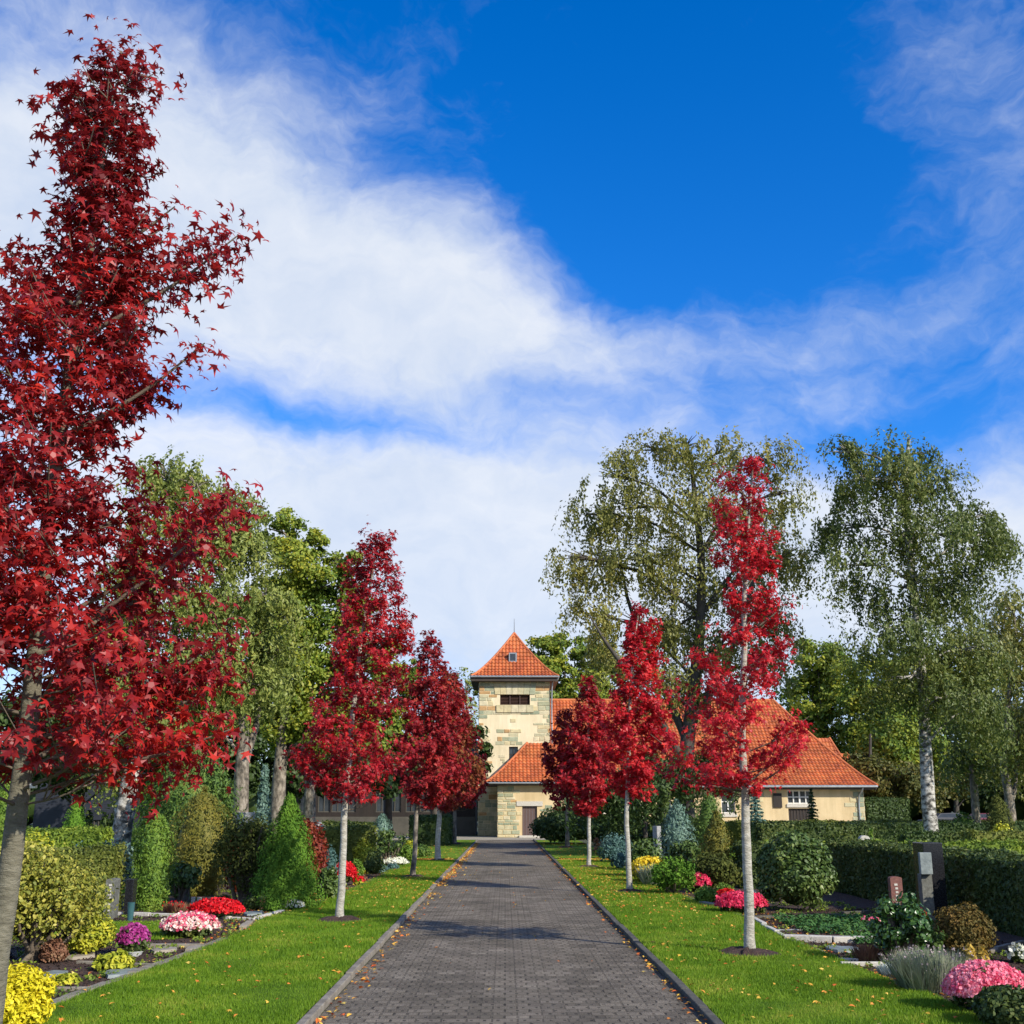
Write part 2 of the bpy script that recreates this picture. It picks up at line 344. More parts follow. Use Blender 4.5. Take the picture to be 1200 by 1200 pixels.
def weather(m, lo=.78, hi=1.06, scale=2.2, ms=(1, 1, .13), k=.9):
    """rain streaks and stains that belong to the surface"""
    N, L = m.node_tree.nodes, m.node_tree.links; b = N['Principled BSDF']; src = b.inputs['Base Color'].links[0].from_socket
    n = tex(N, L, 'ShaderNodeTexNoise', scale, 8, .68, 'Object', ms); r = ramp(N, [(lo, lo, lo * .96), (hi, hi, hi)], [.36, .6]); L.new(n.outputs['Fac'], r.inputs[0])
    x = N.new('ShaderNodeMix'); x.data_type = 'RGBA'; x.blend_type = 'MULTIPLY'; x.inputs[0].default_value = k; L.new(src, x.inputs[6]); L.new(r.outputs[0], x.inputs[7]); L.new(x.outputs[2], b.inputs['Base Color'])
# stone and building
M['stone_grey'] = noisy('granite_grey', [(.16, .16, .15), (.28, .28, .27), (.40, .40, .38)], 25, 8, .75, .3)
M['stone_dark'] = noisy('granite_dark', [(.06, .06, .05), (.12, .12, .10), (.20, .20, .17)], 20, 8, .8, .4)
M['stone_pale'] = noisy('stone_pale', [(.36, .33, .27), (.52, .48, .41), (.62, .58, .50)], 18, 8, .8, .4)
M['stone_red'] = noisy('granite_red', [(.10, .035, .028), (.17, .06, .045), (.23, .09, .065)], 30, 8, .6, .3)  # red stone darkened, the shade around it put into the colour
M['stone_black'] = noisy('granite_black', [(.006, .006, .007), (.014, .014, .016), (.03, .03, .032)], 40, 8, .22, .0)
M['slate'] = noisy('slate_plate', [(.10, .12, .12), (.18, .21, .20), (.27, .30, .28)], 9, 6, .6, .3)
M['sandplate'] = noisy('sandstone_plate', [(.22, .19, .14), (.34, .29, .22)], 9, 6, .8, .3)
M['kerb'] = noisy('kerb_concrete', [(.10, .085, .06), (.20, .17, .13), (.30, .27, .21)], 6, 8, .9, .6)
M['kerb_dark'] = noisy('kerb_concrete_dark', [(.035, .035, .025), (.07, .065, .05), (.13, .12, .09)], 6, 8, .9, .6)  # same grain as the left kerb in a darker tone
M['soil'] = noisy('mulch_soil', [(.022, .012, .009), (.065, .034, .024), (.13, .07, .048)], 22, 9, .95, 1.0, 60, dist=.04)
M['plaster'] = noisy('plaster_cream', [(.60, .50, .31), (.73, .62, .41), (.79, .69, .49)], .5, 9, .9, .35, 14)
M['plaster_tan'] = noisy('plaster_tan', [(.52, .38, .20), (.60, .46, .26), (.66, .52, .31)], .6, 9, .9, .35, 14)
M['plaster_shaded'] = noisy('plaster_shaded', [(.06, .055, .045), (.11, .10, .08)], 1.5, 9, .9, .3, 14)  # pale plinths and frames darkened, tree shade put into the colour
M['slatewall'] = noisy('slate_cladding', [(.012, .014, .022), (.028, .032, .046)], 3, 6, .6, .2)
M['darkwood_shade'] = noisy('dark_wood_shade', [(.012, .008, .006), (.028, .018, .013)], 4, 6, .7, .4, None, (1, 1, .1))  # own brown of door and board; stands for tree shade on the house
M['brownroof'] = noisy('dark_roof', [(.03, .024, .02), (.06, .045, .036)], 4, 6, .8, .4)
M['door'] = noisy('door_brown', [(.085, .05, .045), (.12, .075, .065)], 3, 5, .55, .2, None, (8, 8, .3))
M['metal'] = noisy('zinc', [(.26, .28, .29), (.42, .44, .45)], 3, 5, .45, .1, metal=.6)
M['white'] = noisy('white_paint', [(.68, .67, .63), (.8, .79, .75)], 3, 5, .5, .1)
M['soffit'] = noisy('soffit_brown', [(.03, .02, .015), (.055, .036, .026)], 3, 5, .7, .2)
M['louver'] = noisy('louvre_brown', [(.05, .025, .018), (.085, .045, .032)], 3, 5, .6, .2)
M['glass'] = noisy('window_glass', [(.02, .025, .03), (.05, .06, .07)], 2, 3, .08, 0)
M['bluevase'] = noisy('glazed_teal', [(.03, .08, .09), (.06, .14, .15)], 5, 3, .2, 0)
M['redglass'] = noisy('red_lantern_glass', [(.45, .01, .01), (.65, .02, .02)], 5, 3, .2, 0)
M['pot'] = noisy('pot_clay', [(.28, .12, .07), (.4, .19, .11)], 9, 5, .8, .2)
M['whitepot'] = noisy('pot_white', [(.6, .6, .56), (.75, .75, .7)], 9, 5, .5, .1)
M['carpaint'] = noisy('car_maroon', [(.09, .008, .02), (.12, .01, .03)], 2, 2, .25, 0)
M['tyre'] = noisy('rubber', [(.015, .015, .015), (.03, .03, .03)], 9, 4, .8, .2)

def m_stones():
    m, N, L, b, out = newmat('rubble_stone')
    g = N.new('ShaderNodeNewGeometry')
    r = ramp(N, [(.36, .37, .24), (.52, .48, .31), (.29, .33, .23), (.60, .52, .31), (.46, .45, .30), (.50, .31, .14), (.62, .56, .38), (.39, .42, .29)], [0, .15, .3, .45, .6, .78, .86, .95], 'CONSTANT')
    L.new(g.outputs['Random Per Island'], r.inputs[0]); n = tex(N, L, 'ShaderNodeTexNoise', 3.5, 8, .65)
    mx = N.new('ShaderNodeMix'); mx.data_type = 'RGBA'; mx.blend_type = 'MULTIPLY'; mx.inputs[0].default_value = .8
    r2 = ramp(N, [(.62, .62, .58), (1.1, 1.05, 1)], [.3, .65]); L.new(n.outputs['Fac'], r2.inputs[0])
    L.new(r.outputs[0], mx.inputs[6]); L.new(r2.outputs[0], mx.inputs[7]); L.new(mx.outputs[2], b.inputs['Base Color']); b.inputs['Roughness'].default_value = .9
    n2 = tex(N, L, 'ShaderNodeTexNoise', 14, 8, .65); bp = N.new('ShaderNodeBump'); bp.inputs['Strength'].default_value = .6; bp.inputs['Distance'].default_value = .03
    L.new(n2.outputs['Fac'], bp.inputs['Height']); L.new(bp.outputs[0], b.inputs['Normal'])
    return m
M['stones'] = m_stones()
def m_tiles():
    m, N, L, b, out = newmat('clay_tiles')
    tc = N.new('ShaderNodeTexCoord'); f = N.new('ShaderNodeVectorMath'); f.operation = 'FLOOR'; L.new(tc.outputs['UV'], f.inputs[0])
    w = N.new('ShaderNodeTexWhiteNoise'); w.noise_dimensions = '2D'; L.new(f.outputs[0], w.inputs['Vector'])
    r = ramp(N, [(.12, .045, .026), (.35, .085, .030), (.50, .125, .038), (.57, .175, .052), (.58, .10, .032)], [0, .12, .45, .85, 1])
    n = tex(N, L, 'ShaderNodeTexNoise', .6, 6, .65); ad = N.new('ShaderNodeMath'); ad.operation = 'MULTIPLY_ADD'
    L.new(w.outputs['Value'], ad.inputs[0]); ad.inputs[1].default_value = .55; mp = N.new('ShaderNodeMapRange'); L.new(n.outputs['Fac'], mp.inputs[0])
    mp.inputs[1].default_value = .3; mp.inputs[2].default_value = .7; mp.inputs[4].default_value = .45; L.new(mp.outputs[0], ad.inputs[2])
    L.new(ad.outputs[0], r.inputs[0]); L.new(r.outputs[0], b.inputs['Base Color']); b.inputs['Roughness'].default_value = .6
    return m
M['tiles'] = m_tiles()
weather(M['tiles'], .62, 1.08, .9, (1, 1, 1), .9); weather(M['plaster'], .86, 1.06); weather(M['plaster_tan'], .88, 1.08)

def m_pavers():
    m, N, L, b, out = newmat('block_paving')
    tc = N.new('ShaderNodeTexCoord')
    br = N.new('ShaderNodeTexBrick'); L.new(tc.outputs['Object'], br.inputs['Vector']); br.inputs['Scale'].default_value = 1.0
    br.inputs['Brick Width'].default_value = .2; br.inputs['Row Height'].default_value = .15; br.inputs['Mortar Size'].default_value = .009; br.inputs['Mortar Smooth'].default_value = .3
    br.inputs['Color1'].default_value = (.5, .5, .5, 1); br.inputs['Color2'].default_value = (1, 1, 1, 1); br.inputs['Mortar'].default_value = (.38, .38, .38, 1); br.offset = .5
    n = tex(N, L, 'ShaderNodeTexNoise', 1.1, 8, .65); r = ramp(N, [(.18, .152, .115), (.255, .215, .163), (.335, .285, .22)], [.3, .5, .7]); L.new(n.outputs['Fac'], r.inputs[0])
    mx = N.new('ShaderNodeMix'); mx.data_type = 'RGBA'; mx.blend_type = 'MULTIPLY'; mx.inputs[0].default_value = .8; L.new(r.outputs[0], mx.inputs[6]); L.new(br.outputs[0], mx.inputs[7])
    # earth and moss that gathers in the joints along both edges
    n3 = tex(N, L, 'ShaderNodeTexNoise', 90, 4, .7); r3 = ramp(N, [(.5, .5, .5), (1.3, 1.3, 1.3)], [.3, .7]); L.new(n3.outputs['Fac'], r3.inputs[0])
    m3 = N.new('ShaderNodeMix'); m3.data_type = 'RGBA'; m3.blend_type = 'MULTIPLY'; m3.inputs[0].default_value = .7; L.new(mx.outputs[2], m3.inputs[6]); L.new(r3.outputs[0], m3.inputs[7])
    sp = N.new('ShaderNodeSeparateXYZ'); L.new(tc.outputs['Object'], sp.inputs[0]); ab = N.new('ShaderNodeMath'); ab.operation = 'ABSOLUTE'; L.new(sp.outputs[0], ab.inputs[0])
    nn = tex(N, L, 'ShaderNodeTexNoise', 5, 6, .7); ad = N.new('ShaderNodeMath'); ad.operation = 'MULTIPLY_ADD'; L.new(nn.outputs['Fac'], ad.inputs[0]); ad.inputs[1].default_value = .35; L.new(ab.outputs[0], ad.inputs[2])
    mr = N.new('ShaderNodeMapRange'); L.new(ad.outputs[0], mr.inputs[0]); mr.inputs[1].default_value = 1.58; mr.inputs[2].default_value = 1.84; mr.inputs[4].default_value = .75
    m4 = N.new('ShaderNodeMix'); m4.data_type = 'RGBA'; L.new(mr.outputs[0], m4.inputs[0]); L.new(m3.outputs[2], m4.inputs[6]); m4.inputs[7].default_value = (.045, .038, .022, 1)
    def MM(op, a, c=None, d=None):
        q = N.new('ShaderNodeMath'); q.operation = op
        for i, v in enumerate((a, c, d)):
            if v is None: continue
            if isinstance(v, (int, float)): q.inputs[i].default_value = v
            else: L.new(v, q.inputs[i])
        return q.outputs[0]
    yr = MM('DIVIDE', sp.outputs[1], .15); row = MM('FLOOR', yr); u = MM('ADD', MM('DIVIDE', sp.outputs[0], .105), MM('MULTIPLY', row, .5))
    dx = MM('ABSOLUTE', MM('SUBTRACT', MM('FRACT', u), .5)); dy = MM('ABSOLUTE', MM('SUBTRACT', MM('FRACT', yr), .5))
    dot = MM('MULTIPLY', MM('LESS_THAN', dx, .12), MM('LESS_THAN', dy, .2))
    nd = tex(N, L, 'ShaderNodeTexNoise', 1.7, 3, .6); nk = MM('MULTIPLY', dot, MM('MULTIPLY', MM('GREATER_THAN', MM('FRACT', MM('MULTIPLY', nd.outputs['Fac'], 23.0)), .3), .8))
    m5 = N.new('ShaderNodeMix'); m5.data_type = 'RGBA'; L.new(nk, m5.inputs[0]); L.new(m4.outputs[2], m5.inputs[6]); m5.inputs[7].default_value = (.015, .013, .011, 1); b.inputs['Specular IOR Level'].default_value = .15
    L.new(m5.outputs[2], b.inputs['Base Color']); b.inputs['Roughness'].default_value = .75
    # little square holes of the interlocking blocks
    bp = N.new('ShaderNodeBump'); bp.inputs['Strength'].default_value = 1.0; bp.inputs['Distance'].default_value = .02
    sub = N.new('ShaderNodeMath'); sub.operation = 'SUBTRACT'; L.new(n3.outputs['Fac'], sub.inputs[0]); L.new(br.outputs['Fac'], sub.inputs[1]); L.new(sub.outputs[0], bp.inputs['Height']); L.new(bp.outputs[0], b.inputs['Normal'])
    return m
M['pavers'] = m_pavers()
weather(M['pavers'], .80, 1.14, .55, (1.6, .5, 1), .9)
def m_lawn():
    m, N, L, b, out = newmat('lawn_turf')
    n = tex(N, L, 'ShaderNodeTexNoise', 1.3, 8, .65); r = ramp(N, [(.075, .14, .012), (.12, .215, .016), (.18, .28, .02), (.28, .34, .045)], [.3, .45, .6, .78]); L.new(n.outputs['Fac'], r.inputs[0])
    n2 = tex(N, L, 'ShaderNodeTexNoise', 60, 5, .7); r2 = ramp(N, [(.45, .5, .4), (1.35, 1.3, 1.2)], [.3, .7]); L.new(n2.outputs['Fac'], r2.inputs[0])
    mx = N.new('ShaderNodeMix'); mx.data_type = 'RGBA'; mx.blend_type = 'MULTIPLY'; mx.inputs[0].default_value = .8; L.new(r.outputs[0], mx.inputs[6]); L.new(r2.outputs[0], mx.inputs[7])
    L.new(mx.outputs[2], b.inputs['Base Color']); b.inputs['Roughness'].default_value = .9; b.inputs['Specular IOR Level'].default_value = .1
    bp = N.new('ShaderNodeBump'); bp.inputs['Strength'].default_value = .8; bp.inputs['Distance'].default_value = .04; L.new(n2.outputs['Fac'], bp.inputs['Height']); L.new(bp.outputs[0], b.inputs['Normal'])
    return m
M['lawn'] = m_lawn()
weather(M['lawn'], .72, 1.15, 1.1, (1, 1, 1), .8)
M['ground'] = noisy('earth_and_grass', [(.03, .025, .015), (.05, .06, .02), (.07, .10, .025)], 1.2, 9, .95, .8, 30)
M['gravel'] = noisy('gravel', [(.20, .17, .12), (.32, .28, .21), (.42, .38, .30)], 30, 9, .95, .8, 60)
# ------------------------------------------------------------------ the setting
def sheet(name, x0, x1, y0, y1, z, mat, kind='structure', edge=None):
    mb = MB(); mb.add([[x0, y0, z], [x1, y0, z], [x1, y1, z], [x0, y1, z]], [[0, 1, 2, 3]])
    return tag(mb.build(name, mat), kind=kind)
sheet('ground', -900, 900, -200, 1600, 0, M['ground'])
XL, XR = -1.48, 1.58
EL = np.array([G(*p)[:2] for p in ((53, 1187), (101, 1168), (187, 1136), (240, 1115), (289, 1095), (305, 1082), (355, 1067), (400, 1050), (445, 1030))] + [(-3.3, 42), (-4, 60)])
ER = np.array([G(*p)[:2] for p in ((1142, 1195), (1112, 1181), (1077, 1165), (1037, 1152), (1007, 1140), (975, 1125), (920, 1102), (879, 1079), (783, 1047))] + [(3.4, 37), (4, 55)])
def lawn_edge_l(y): return float(np.interp(y, EL[:, 1], EL[:, 0]))
def lawn_edge_r(y): return float(np.interp(y, ER[:, 1], ER[:, 0]))
def strip(name, fa, fb, ys, z, mat, und=0.0):
    mb = MB(); a = []; 
    nx = 14
    for y in ys:
        xa, xb = fa(y), fb(y)
        for k in range(nx + 1):
            x = xa + (xb - xa) * k / nx
            a.append([x, y, z + und * (math.sin(x * 3.1 + y * 1.3) + math.sin(y * 2.3 - x)) * (0 if k in (0, nx) else 1)])
    n = len(ys); i, j = np.meshgrid(np.arange(n - 1), np.arange(nx), indexing='ij'); m = nx + 1
    mb.add(a, np.stack([i * m + j, i * m + j + 1, (i + 1) * m + j + 1, (i + 1) * m + j], -1).reshape(-1, 4), True)
    return tag(mb.build(name, mat), kind='structure')
ysn = np.arange(-1, 67, .5)
ysa = np.arange(-1, 38.9, .5); ysb = np.arange(40.3, 66.1, .5)
KL, KR = XL - .12, XR + .12
strip('lawn_left', lawn_edge_l, lambda y: KL, ysa, .035, M['lawn'], .008); strip('lawn_left_far', lawn_edge_l, lambda y: KL, ysb, .035, M['lawn'], .008)
strip('lawn_right', lambda y: KR, lawn_edge_r, ysa, .035, M['lawn'], .008); strip('lawn_right_far', lambda y: KR, lawn_edge_r, ysb, .035, M['lawn'], .008)
sheet('path', XL, XR, -2, 67.2, .008, M['pavers'])
sheet('forecourt', -14, 30, 67.2, 76.5, .008, M['gravel'])
sheet('gravel_path_left', -12, KL, 38.9, 40.3, .012, M['gravel']); sheet('gravel_path_right', KR, 16, 38.9, 40.3, .012, M['gravel'])
strip('flower_bed_left', lambda y: lawn_edge_l(y) - 3.2, lawn_edge_l, np.arange(6, 38.9, .5), .016, M['soil'], .006)
strip('flower_bed_left_far', lambda y: lawn_edge_l(y) - 3, lawn_edge_l, np.arange(40.3, 62, .5), .016, M['soil'], .006)
strip('flower_bed_right', lawn_edge_r, lambda y: 6.7, np.arange(6, 38.9, .5), .016, M['soil'], .006)
sheet('grave_lawn_left', -6.6, -4.15, 15.3, 17.6, .030, M['lawn'])
# the plots beyond the hedges: low green cover
sheet('grave_plots_right', 7.4, 34, 14, 66, .012, M['lawn'])
sheet('grave_plots_left', -34, -7.6, 20.5, 62, .012, M['lawn'])

# kerbs of the path: concrete edging in 1 m lengths, joints in the mesh
for side, x0, nm, lb in ((0, KL, 'kerb', 'pale concrete edging kerb along the left side of the paved path'), (1, XR, 'kerb', 'dark edging kerb along the right side of the paved path')):
    mb = MB(); y = 3.0
    while y < 66.5:
        dz = rng.uniform(-.006, .006); dx = rng.uniform(-.006, .006)
        box(mb, x0 + dx + (.035 if side == 0 else 0), x0 + .105 + dx - (0 if side == 0 else .03), y, y + .988, -.1, (.062 if side == 0 else .055) + dz, .008 if y < 30 else 0, rot=rng.uniform(-.004, .004)); y += 1.0
    tag(mb.build('path_kerb', M['kerb'] if side == 0 else M['kerb_dark']), lb, 'kerb', 'kerbs along the path')

# grass blades near the camera
def blades(name, regs):
    mb = MB()
    for (fa, fb, y0, y1, n, h) in regs:
        y = rng.uniform(y0, y1, n); xa = np.array([fa(t) for t in y]); xb = np.array([fb(t) for t in y])
        x = xa + (xb - xa) * rng.uniform(0, 1, n)
        k = np.ones(n, bool)
        for (tx, ty) in ((-2.43, 17.75), (-2.23, 29.0), (-2.17, 38.5), (2.77, 13.72), (2.47, 23.76), (2.39, 34.0)): k &= np.hypot(x - tx, y - ty) > .30 + .05 * rng.uniform(size=n)
        x, y = x[k], y[k]; n = len(x)
        c = np.c_[x, y, np.full(n, .03)]; d = rng.normal(size=(n, 3)) * [.35, .35, 0] + [0, 0, 1]; d /= np.linalg.norm(d, axis=1)[:, None]
        s = h * rng.uniform(.6, 1.3, n); a = rng.uniform(0, np.pi, n); w = np.c_[np.cos(a), np.sin(a), np.zeros(n)] * (h * .13)
        v = np.stack([c - w, c + w, c + d * s[:, None]], 1)
        mb.add(v.reshape(-1, 3), np.arange(3 * n).reshape(n, 3))
    return tag(mb.build(name, M['grass']), kind='stuff')
fl, fr = lambda y: lawn_edge_l(y) - .03, lambda y: lawn_edge_r(y) + .03
blades('grass', [(fl, lambda y: KL + .02, 8.5, 13, 60000, .036), (fl, lambda y: KL + .02, 13, 20, 50000, .045), (fl, lambda y: KL + .02, 20, 38.8, 40000, .06),
                 (lambda y: XR + .09, fr, 8.5, 13, 60000, .036), (lambda y: XR + .09, fr, 13, 20, 50000, .045), (lambda y: XR + .09, fr, 20, 38.8, 40000, .06),
                 (lambda y: -6.6, lambda y: -4.2, 15.3, 17.6, 14000, .04)])
# fallen leaves
mb = MB()
def scatter(n, fx, y0, y1, z, size, pw=1.0):
    y = y0 + (y1 - y0) * rng.uniform(0, 1, n) ** pw; x = np.array([fx(t) for t in y]); c = np.c_[x, y, np.full(n, z) + rng.uniform(0, .012, n)]
    leaves(mb, c, rng.normal(size=(n, 3)) * [.35, .35, .1] + [0, 0, 1], size, LOBEV * [.8, .8, 1])
U = lambda a, b: rng.uniform(a, b)
scatter(150, lambda y: U(lawn_edge_l(y), KL), 9, 19, .06, .035); scatter(300, lambda y: U(lawn_edge_l(y), KL), 19, 39, .06, .045)
scatter(260, lambda y: U(KR, lawn_edge_r(y)), 9, 19, .06, .036); scatter(900, lambda y: U(KR, lawn_edge_r(y)), 19, 39, .06, .045)
scatter(300, lambda y: U(lawn_edge_l(y), KL), 40, 62, .06, .05); scatter(300, lambda y: U(KR, lawn_edge_r(y)), 40, 62, .06, .05)
scatter(700, lambda y: -2.2 + rng.normal() * .6, 22, 34, .06, .045); scatter(700, lambda y: 2.6 + rng.normal() * .5, 22, 34, .06, .045)
scatter(170, lambda y: XL + abs(rng.normal()) * .10, 9, 24, .02, .04, 1.3); scatter(900, lambda y: XL + abs(rng.normal()) * .10, 26, 60, .02, .05, 1.0); scatter(300, lambda y: XR - abs(rng.normal()) * .06, 9, 60, .02, .038, 1.6)
scatter(600, lambda y: U(-3, -1.75), 39, 40.2, .03, .05); scatter(500, lambda y: U(1.85, 3.6), 39, 40.2, .03, .05)
scatter(120, lambda y: U(XL, XR), 9, 60, .015, .03)
scatter(700, lambda y: lawn_edge_l(y) - abs(rng.normal()) * .35, 9, 36, .03, .035); scatter(900, lambda y: lawn_edge_r(y) + abs(rng.normal()) * .4, 9, 36, .03, .035)
scatter(400, lambda y: U(-4.4, -3.2), 19, 24, .04, .04)
tag(mb.build('fallen_leaves', M['fallen']), kind='stuff')

# ------------------------------------------------------------------ sweetgum trees of the avenue
def sweetgum(x, y, z0, prof, leaf_n, leaf_s, mat, barkm, r0, label, shape=STARV, nbr=70, lean=(0, 0), seed=1, ring=.38, droop=.55, ztop=None, tips=(), fill=.22, clear=None, group='young red sweetgum trees lining the path'):
    """prof: rows (py, px_left, px_right) of the crown's outline read at the tree's own distance"""
    global rng
    keep = rng; rng = np.random.default_rng(seed)
    rows = []
    for (py, pl, pr) in prof:
        a, b = P(pl, py, y), P(pr, py, y); rows.append((a[2], a[0], b[0]))
    rows.sort(); Z = np.array([r[0] for r in rows]); XA = np.array([r[1] for r in rows]); XB = np.array([r[2] for r in rows])
    top = Z[-1] if ztop is None else ztop
    xt = (XA[-1] + XB[-1]) / 2
    e = empty('sweetgum_tree', (x, y, 0), label, 'tree', group)
    n = 26; t = np.linspace(0, 1, n); wob = np.cumsum(rng.normal(size=(n, 2)) * .007, 0) * (t[:, None] > .05)
    tr = np.c_[x + (xt - x) * t ** 2.2 + wob[:, 0] * min(1, top / 5), y + wob[:, 1], t * (top - .15)]
    rad = r0 * (1 - t) ** .75 + .008; rad[0] *= 1.25; rad[1] *= 1.05
    mb = MB(); tube(mb, tr, rad, 14, .035)
    mb.build('trunk', barkm, e)
    axis = lambda z: np.array([np.interp(z, tr[:, 2], tr[:, 0]), np.interp(z, tr[:, 2], tr[:, 1]), z])
    br = MB(); C = []; Wt = []
    z0b = Z[0]
    for k in range(nbr):
        f = (k + rng.uniform(0, 1)) / nbr; zt = z0b + (top - z0b) * f ** .92
        ang = k * 2.39996 + rng.normal() * .3
        xa, xb = np.interp(zt, Z, XA), np.interp(zt, Z, XB); ax = axis(zt); rl, rr = max(ax[0] - xa, .04), max(xb - ax[0], .04)
        s_, c_ = math.sin(ang), math.cos(ang)
        Rx = rr if c_ > 0 else rl; Ry = (rl + rr) / 2 * .95
        q = rng.uniform(.55, 1.12)
        tip = np.array([ax[0] + c_ * Rx * q, ax[1] + s_ * Ry * q, zt])
        R = math.hypot(tip[0] - ax[0], tip[1] - ax[1]); rise = R * (.35 + .75 * f)
        st = axis(max(zt - rise - .05, z0 if z0 else z0b * .9))
        mid = st * .45 + tip * .55 + [0, 0, -.10 * R + rng.normal() * .03]
        cv = spline([st, mid, tip], 9); tube(br, cv, np.linspace(min(max(.006, .014 * R * r0 / .06), .016), .003, 9), 5, 0)
        def along(c9, m, lo, hi, sp):
            v = rng.uniform(lo, hi, m) * (len(c9) - 1.001); i0 = v.astype(int); f_ = (v - i0)[:, None]
            return c9[i0] * (1 - f_) + c9[i0 + 1] * f_ + rng.normal(size=(m, 3)) * sp * [1, 1, .8]
        C.append(along(cv, int(4 + R * 26), .25, 1.0, .035 + .05 * R))
        C.append(along(cv, int(3 + R * 8), .8, 1.0, .05))
        for g in range(int(2 + R * 6)):                       # side twigs, each with its own spray of leaves
            v = rng.uniform(.2, .92); b0 = cv[int(v * 8)]; ln = R * rng.uniform(.22, .42) + .08; a2 = ang + rng.choice([-1, 1]) * rng.uniform(.4, 1.2)
            tw = b0 + np.array([math.cos(a2) * ln, math.sin(a2) * ln, ln * rng.uniform(.2, .9)]); tv = np.array([b0, (b0 + tw) / 2 + [0, 0, -.02], tw])
            tube(br, tv, [.006, .004, .003], 4, 0, False); C.append(along(spline(tv, 6), int(4 + ln * 34), .3, 1.0, .04))
    C = np.concatenate(C); nf = int(leaf_n * fill); idx = rng.integers(0, len(C), leaf_n - nf)
    pts = C[idx] + rng.normal(size=(leaf_n - nf, 3)) * leaf_s * .55
    # sprays filling the outline, in clusters so that gaps stay open
    K = max(30, nf // 13); zz = rng.uniform(Z[0], top, K * 4); xa = np.interp(zz, Z, XA); xb = np.interp(zz, Z, XB); kk = rng.uniform(0, 1, K * 4) < (xb - xa) / (XB - XA).max(); zz, xa, xb = zz[kk][:K], xa[kk][:K], xb[kk][:K]; K = len(zz)
    ang = rng.uniform(0, 2 * np.pi, K); q = rng.uniform(.15, 1, K) ** .5 * .97; hw = (xb - xa) / 2; cxx = (xa + xb) / 2; cyy = np.interp(zz, tr[:, 2], tr[:, 1])
    ph = rng.uniform(0, 6, 3); q = q * (.80 + .13 * np.sin(ang * 2 + zz * 3.1 + ph[0]) + .12 * np.sin(ang * 3 - zz * 5.3 + ph[1]) + .08 * np.sin(zz * 9.7 + ph[2]))
    cc = np.c_[cxx + hw * q * np.cos(ang), cyy + hw * .8 * q * np.sin(ang), zz]; sz = leaf_s * 1.0
    pts = np.vstack([pts, cc[rng.integers(0, K, nf)] + rng.normal(size=(nf, 3)) * [sz, sz, sz * 1.2]])
    # keep inside the outline
    xa = np.interp(pts[:, 2], Z, XA); xb = np.interp(pts[:, 2], Z, XB)
    ok = (pts[:, 0] > xa - .08) & (pts[:, 0] < xb + .08) & (pts[:, 2] > z0b - .05) & (pts[:, 2] < top + .1)
    pts = pts[ok]
    if clear: c_ = ~((np.abs(pts[:, 0] - np.interp(pts[:, 2], tr[:, 2], tr[:, 0])) < .17) & (pts[:, 1] < y) & (pts[:, 2] < clear)); pts = pts[c_]
    for (tpx, tpy, n_) in tips:  # single long boughs that stand out of the outline
        tip = P(tpx, tpy, y + rng.normal() * .15); R = abs(tip[0] - axis(tip[2])[0]); st = axis(max(tip[2] - R * .8, z0b)); cv = spline([st, st * .4 + tip * .6 + [0, 0, -.06 * R], tip], 12)
        tube(br, cv, np.linspace(.016, .004, 12), 5, 0); u = rng.uniform(4, 11, n_); i0 = np.minimum(u.astype(int), 10); f_ = (u - i0)[:, None]
        w_ = (.10 + .05 * (11 - u) / 7)[:, None]; pts = np.vstack([pts, cv[i0] * (1 - f_) + cv[i0 + 1] * f_ + rng.normal(size=(n_, 3)) * w_ * [.8, .8, .75]])
    br.build('branches', M['twig'], e)
    ax = np.stack([np.interp(pts[:, 2], tr[:, 2], tr[:, 0]), np.interp(pts[:, 2], tr[:, 2], tr[:, 1]), pts[:, 2] - .3], 1)
    out = pts - ax; out /= np.linalg.norm(out, axis=1)[:, None] + 1e-6
    nr = out * .7 + rng.normal(size=out.shape) * .55 + [0, 0, .35]
    cm = MB(); leaves(cm, pts, nr, leaf_s, shape, droop); cm.build('crown', mat, e)
    rng = keep
    if ring:
        mb = MB(); a = np.linspace(0, 2 * np.pi, 28, endpoint=False); rr = ring * (1 + .12 * rng.normal(size=28))
        v = np.vstack([[[x, y, .11]], np.c_[x + .5 * rr * np.cos(a), y + .5 * rr * np.sin(a), .085 + .012 * rng.normal(size=28)], np.c_[x + rr * np.cos(a), y + rr * np.sin(a), np.full(28, .028)]])
        i = np.arange(28); j = (i + 1) % 28
        mb.add(v, np.stack([np.zeros(28, int), 1 + i, 1 + j], 1), True); mb.add(v, np.stack([1 + i, 29 + i, 29 + j, 1 + j], 1), True)
        tag(mb.build('mulch_ring', M['soil']), kind='structure')
    return e

L1 = sweetgum(-2.51, 6.0, 0, [(78, 122, 156), (98, 92, 172), (120, 80, 185), (170, 76, 184), (215, 88, 170), (250, 70, 180), (290, 40, 205), (330, 10, 205), (365, 0, 200), (400, -30, 215), (450, -50, 178),
     (500, -80, 168), (545, -100, 165), (580, -110, 225), (610, -120, 230), (640, -140, 190), (675, -150, 165), (700, -150, 160), (740, -160, 225), (790, -170, 240), (850, -160, 245), (885, -140, 215), (902, -100, 60)],
     15500, .048, M['sw_near'], M['bark_sweet'], .056, 'nearest red sweetgum tree, tall dark crimson crown cut by the left edge of the picture', STARV, 85, seed=11, fill=.3, clear=2.25, tips=[(143, 60, 70), (280, 275, 260), (245, 300, 200), (54, 118, 80), (62, 150, 60), (6, 290, 120), (20, 330, 150), (240, 402, 120), (284, 575, 320), (258, 600, 200), (230, 655, 200), (266, 740, 300), (268, 790, 260), (270, 855, 260), (225, 885, 200), (184, 92, 50), (205, 242, 60)])
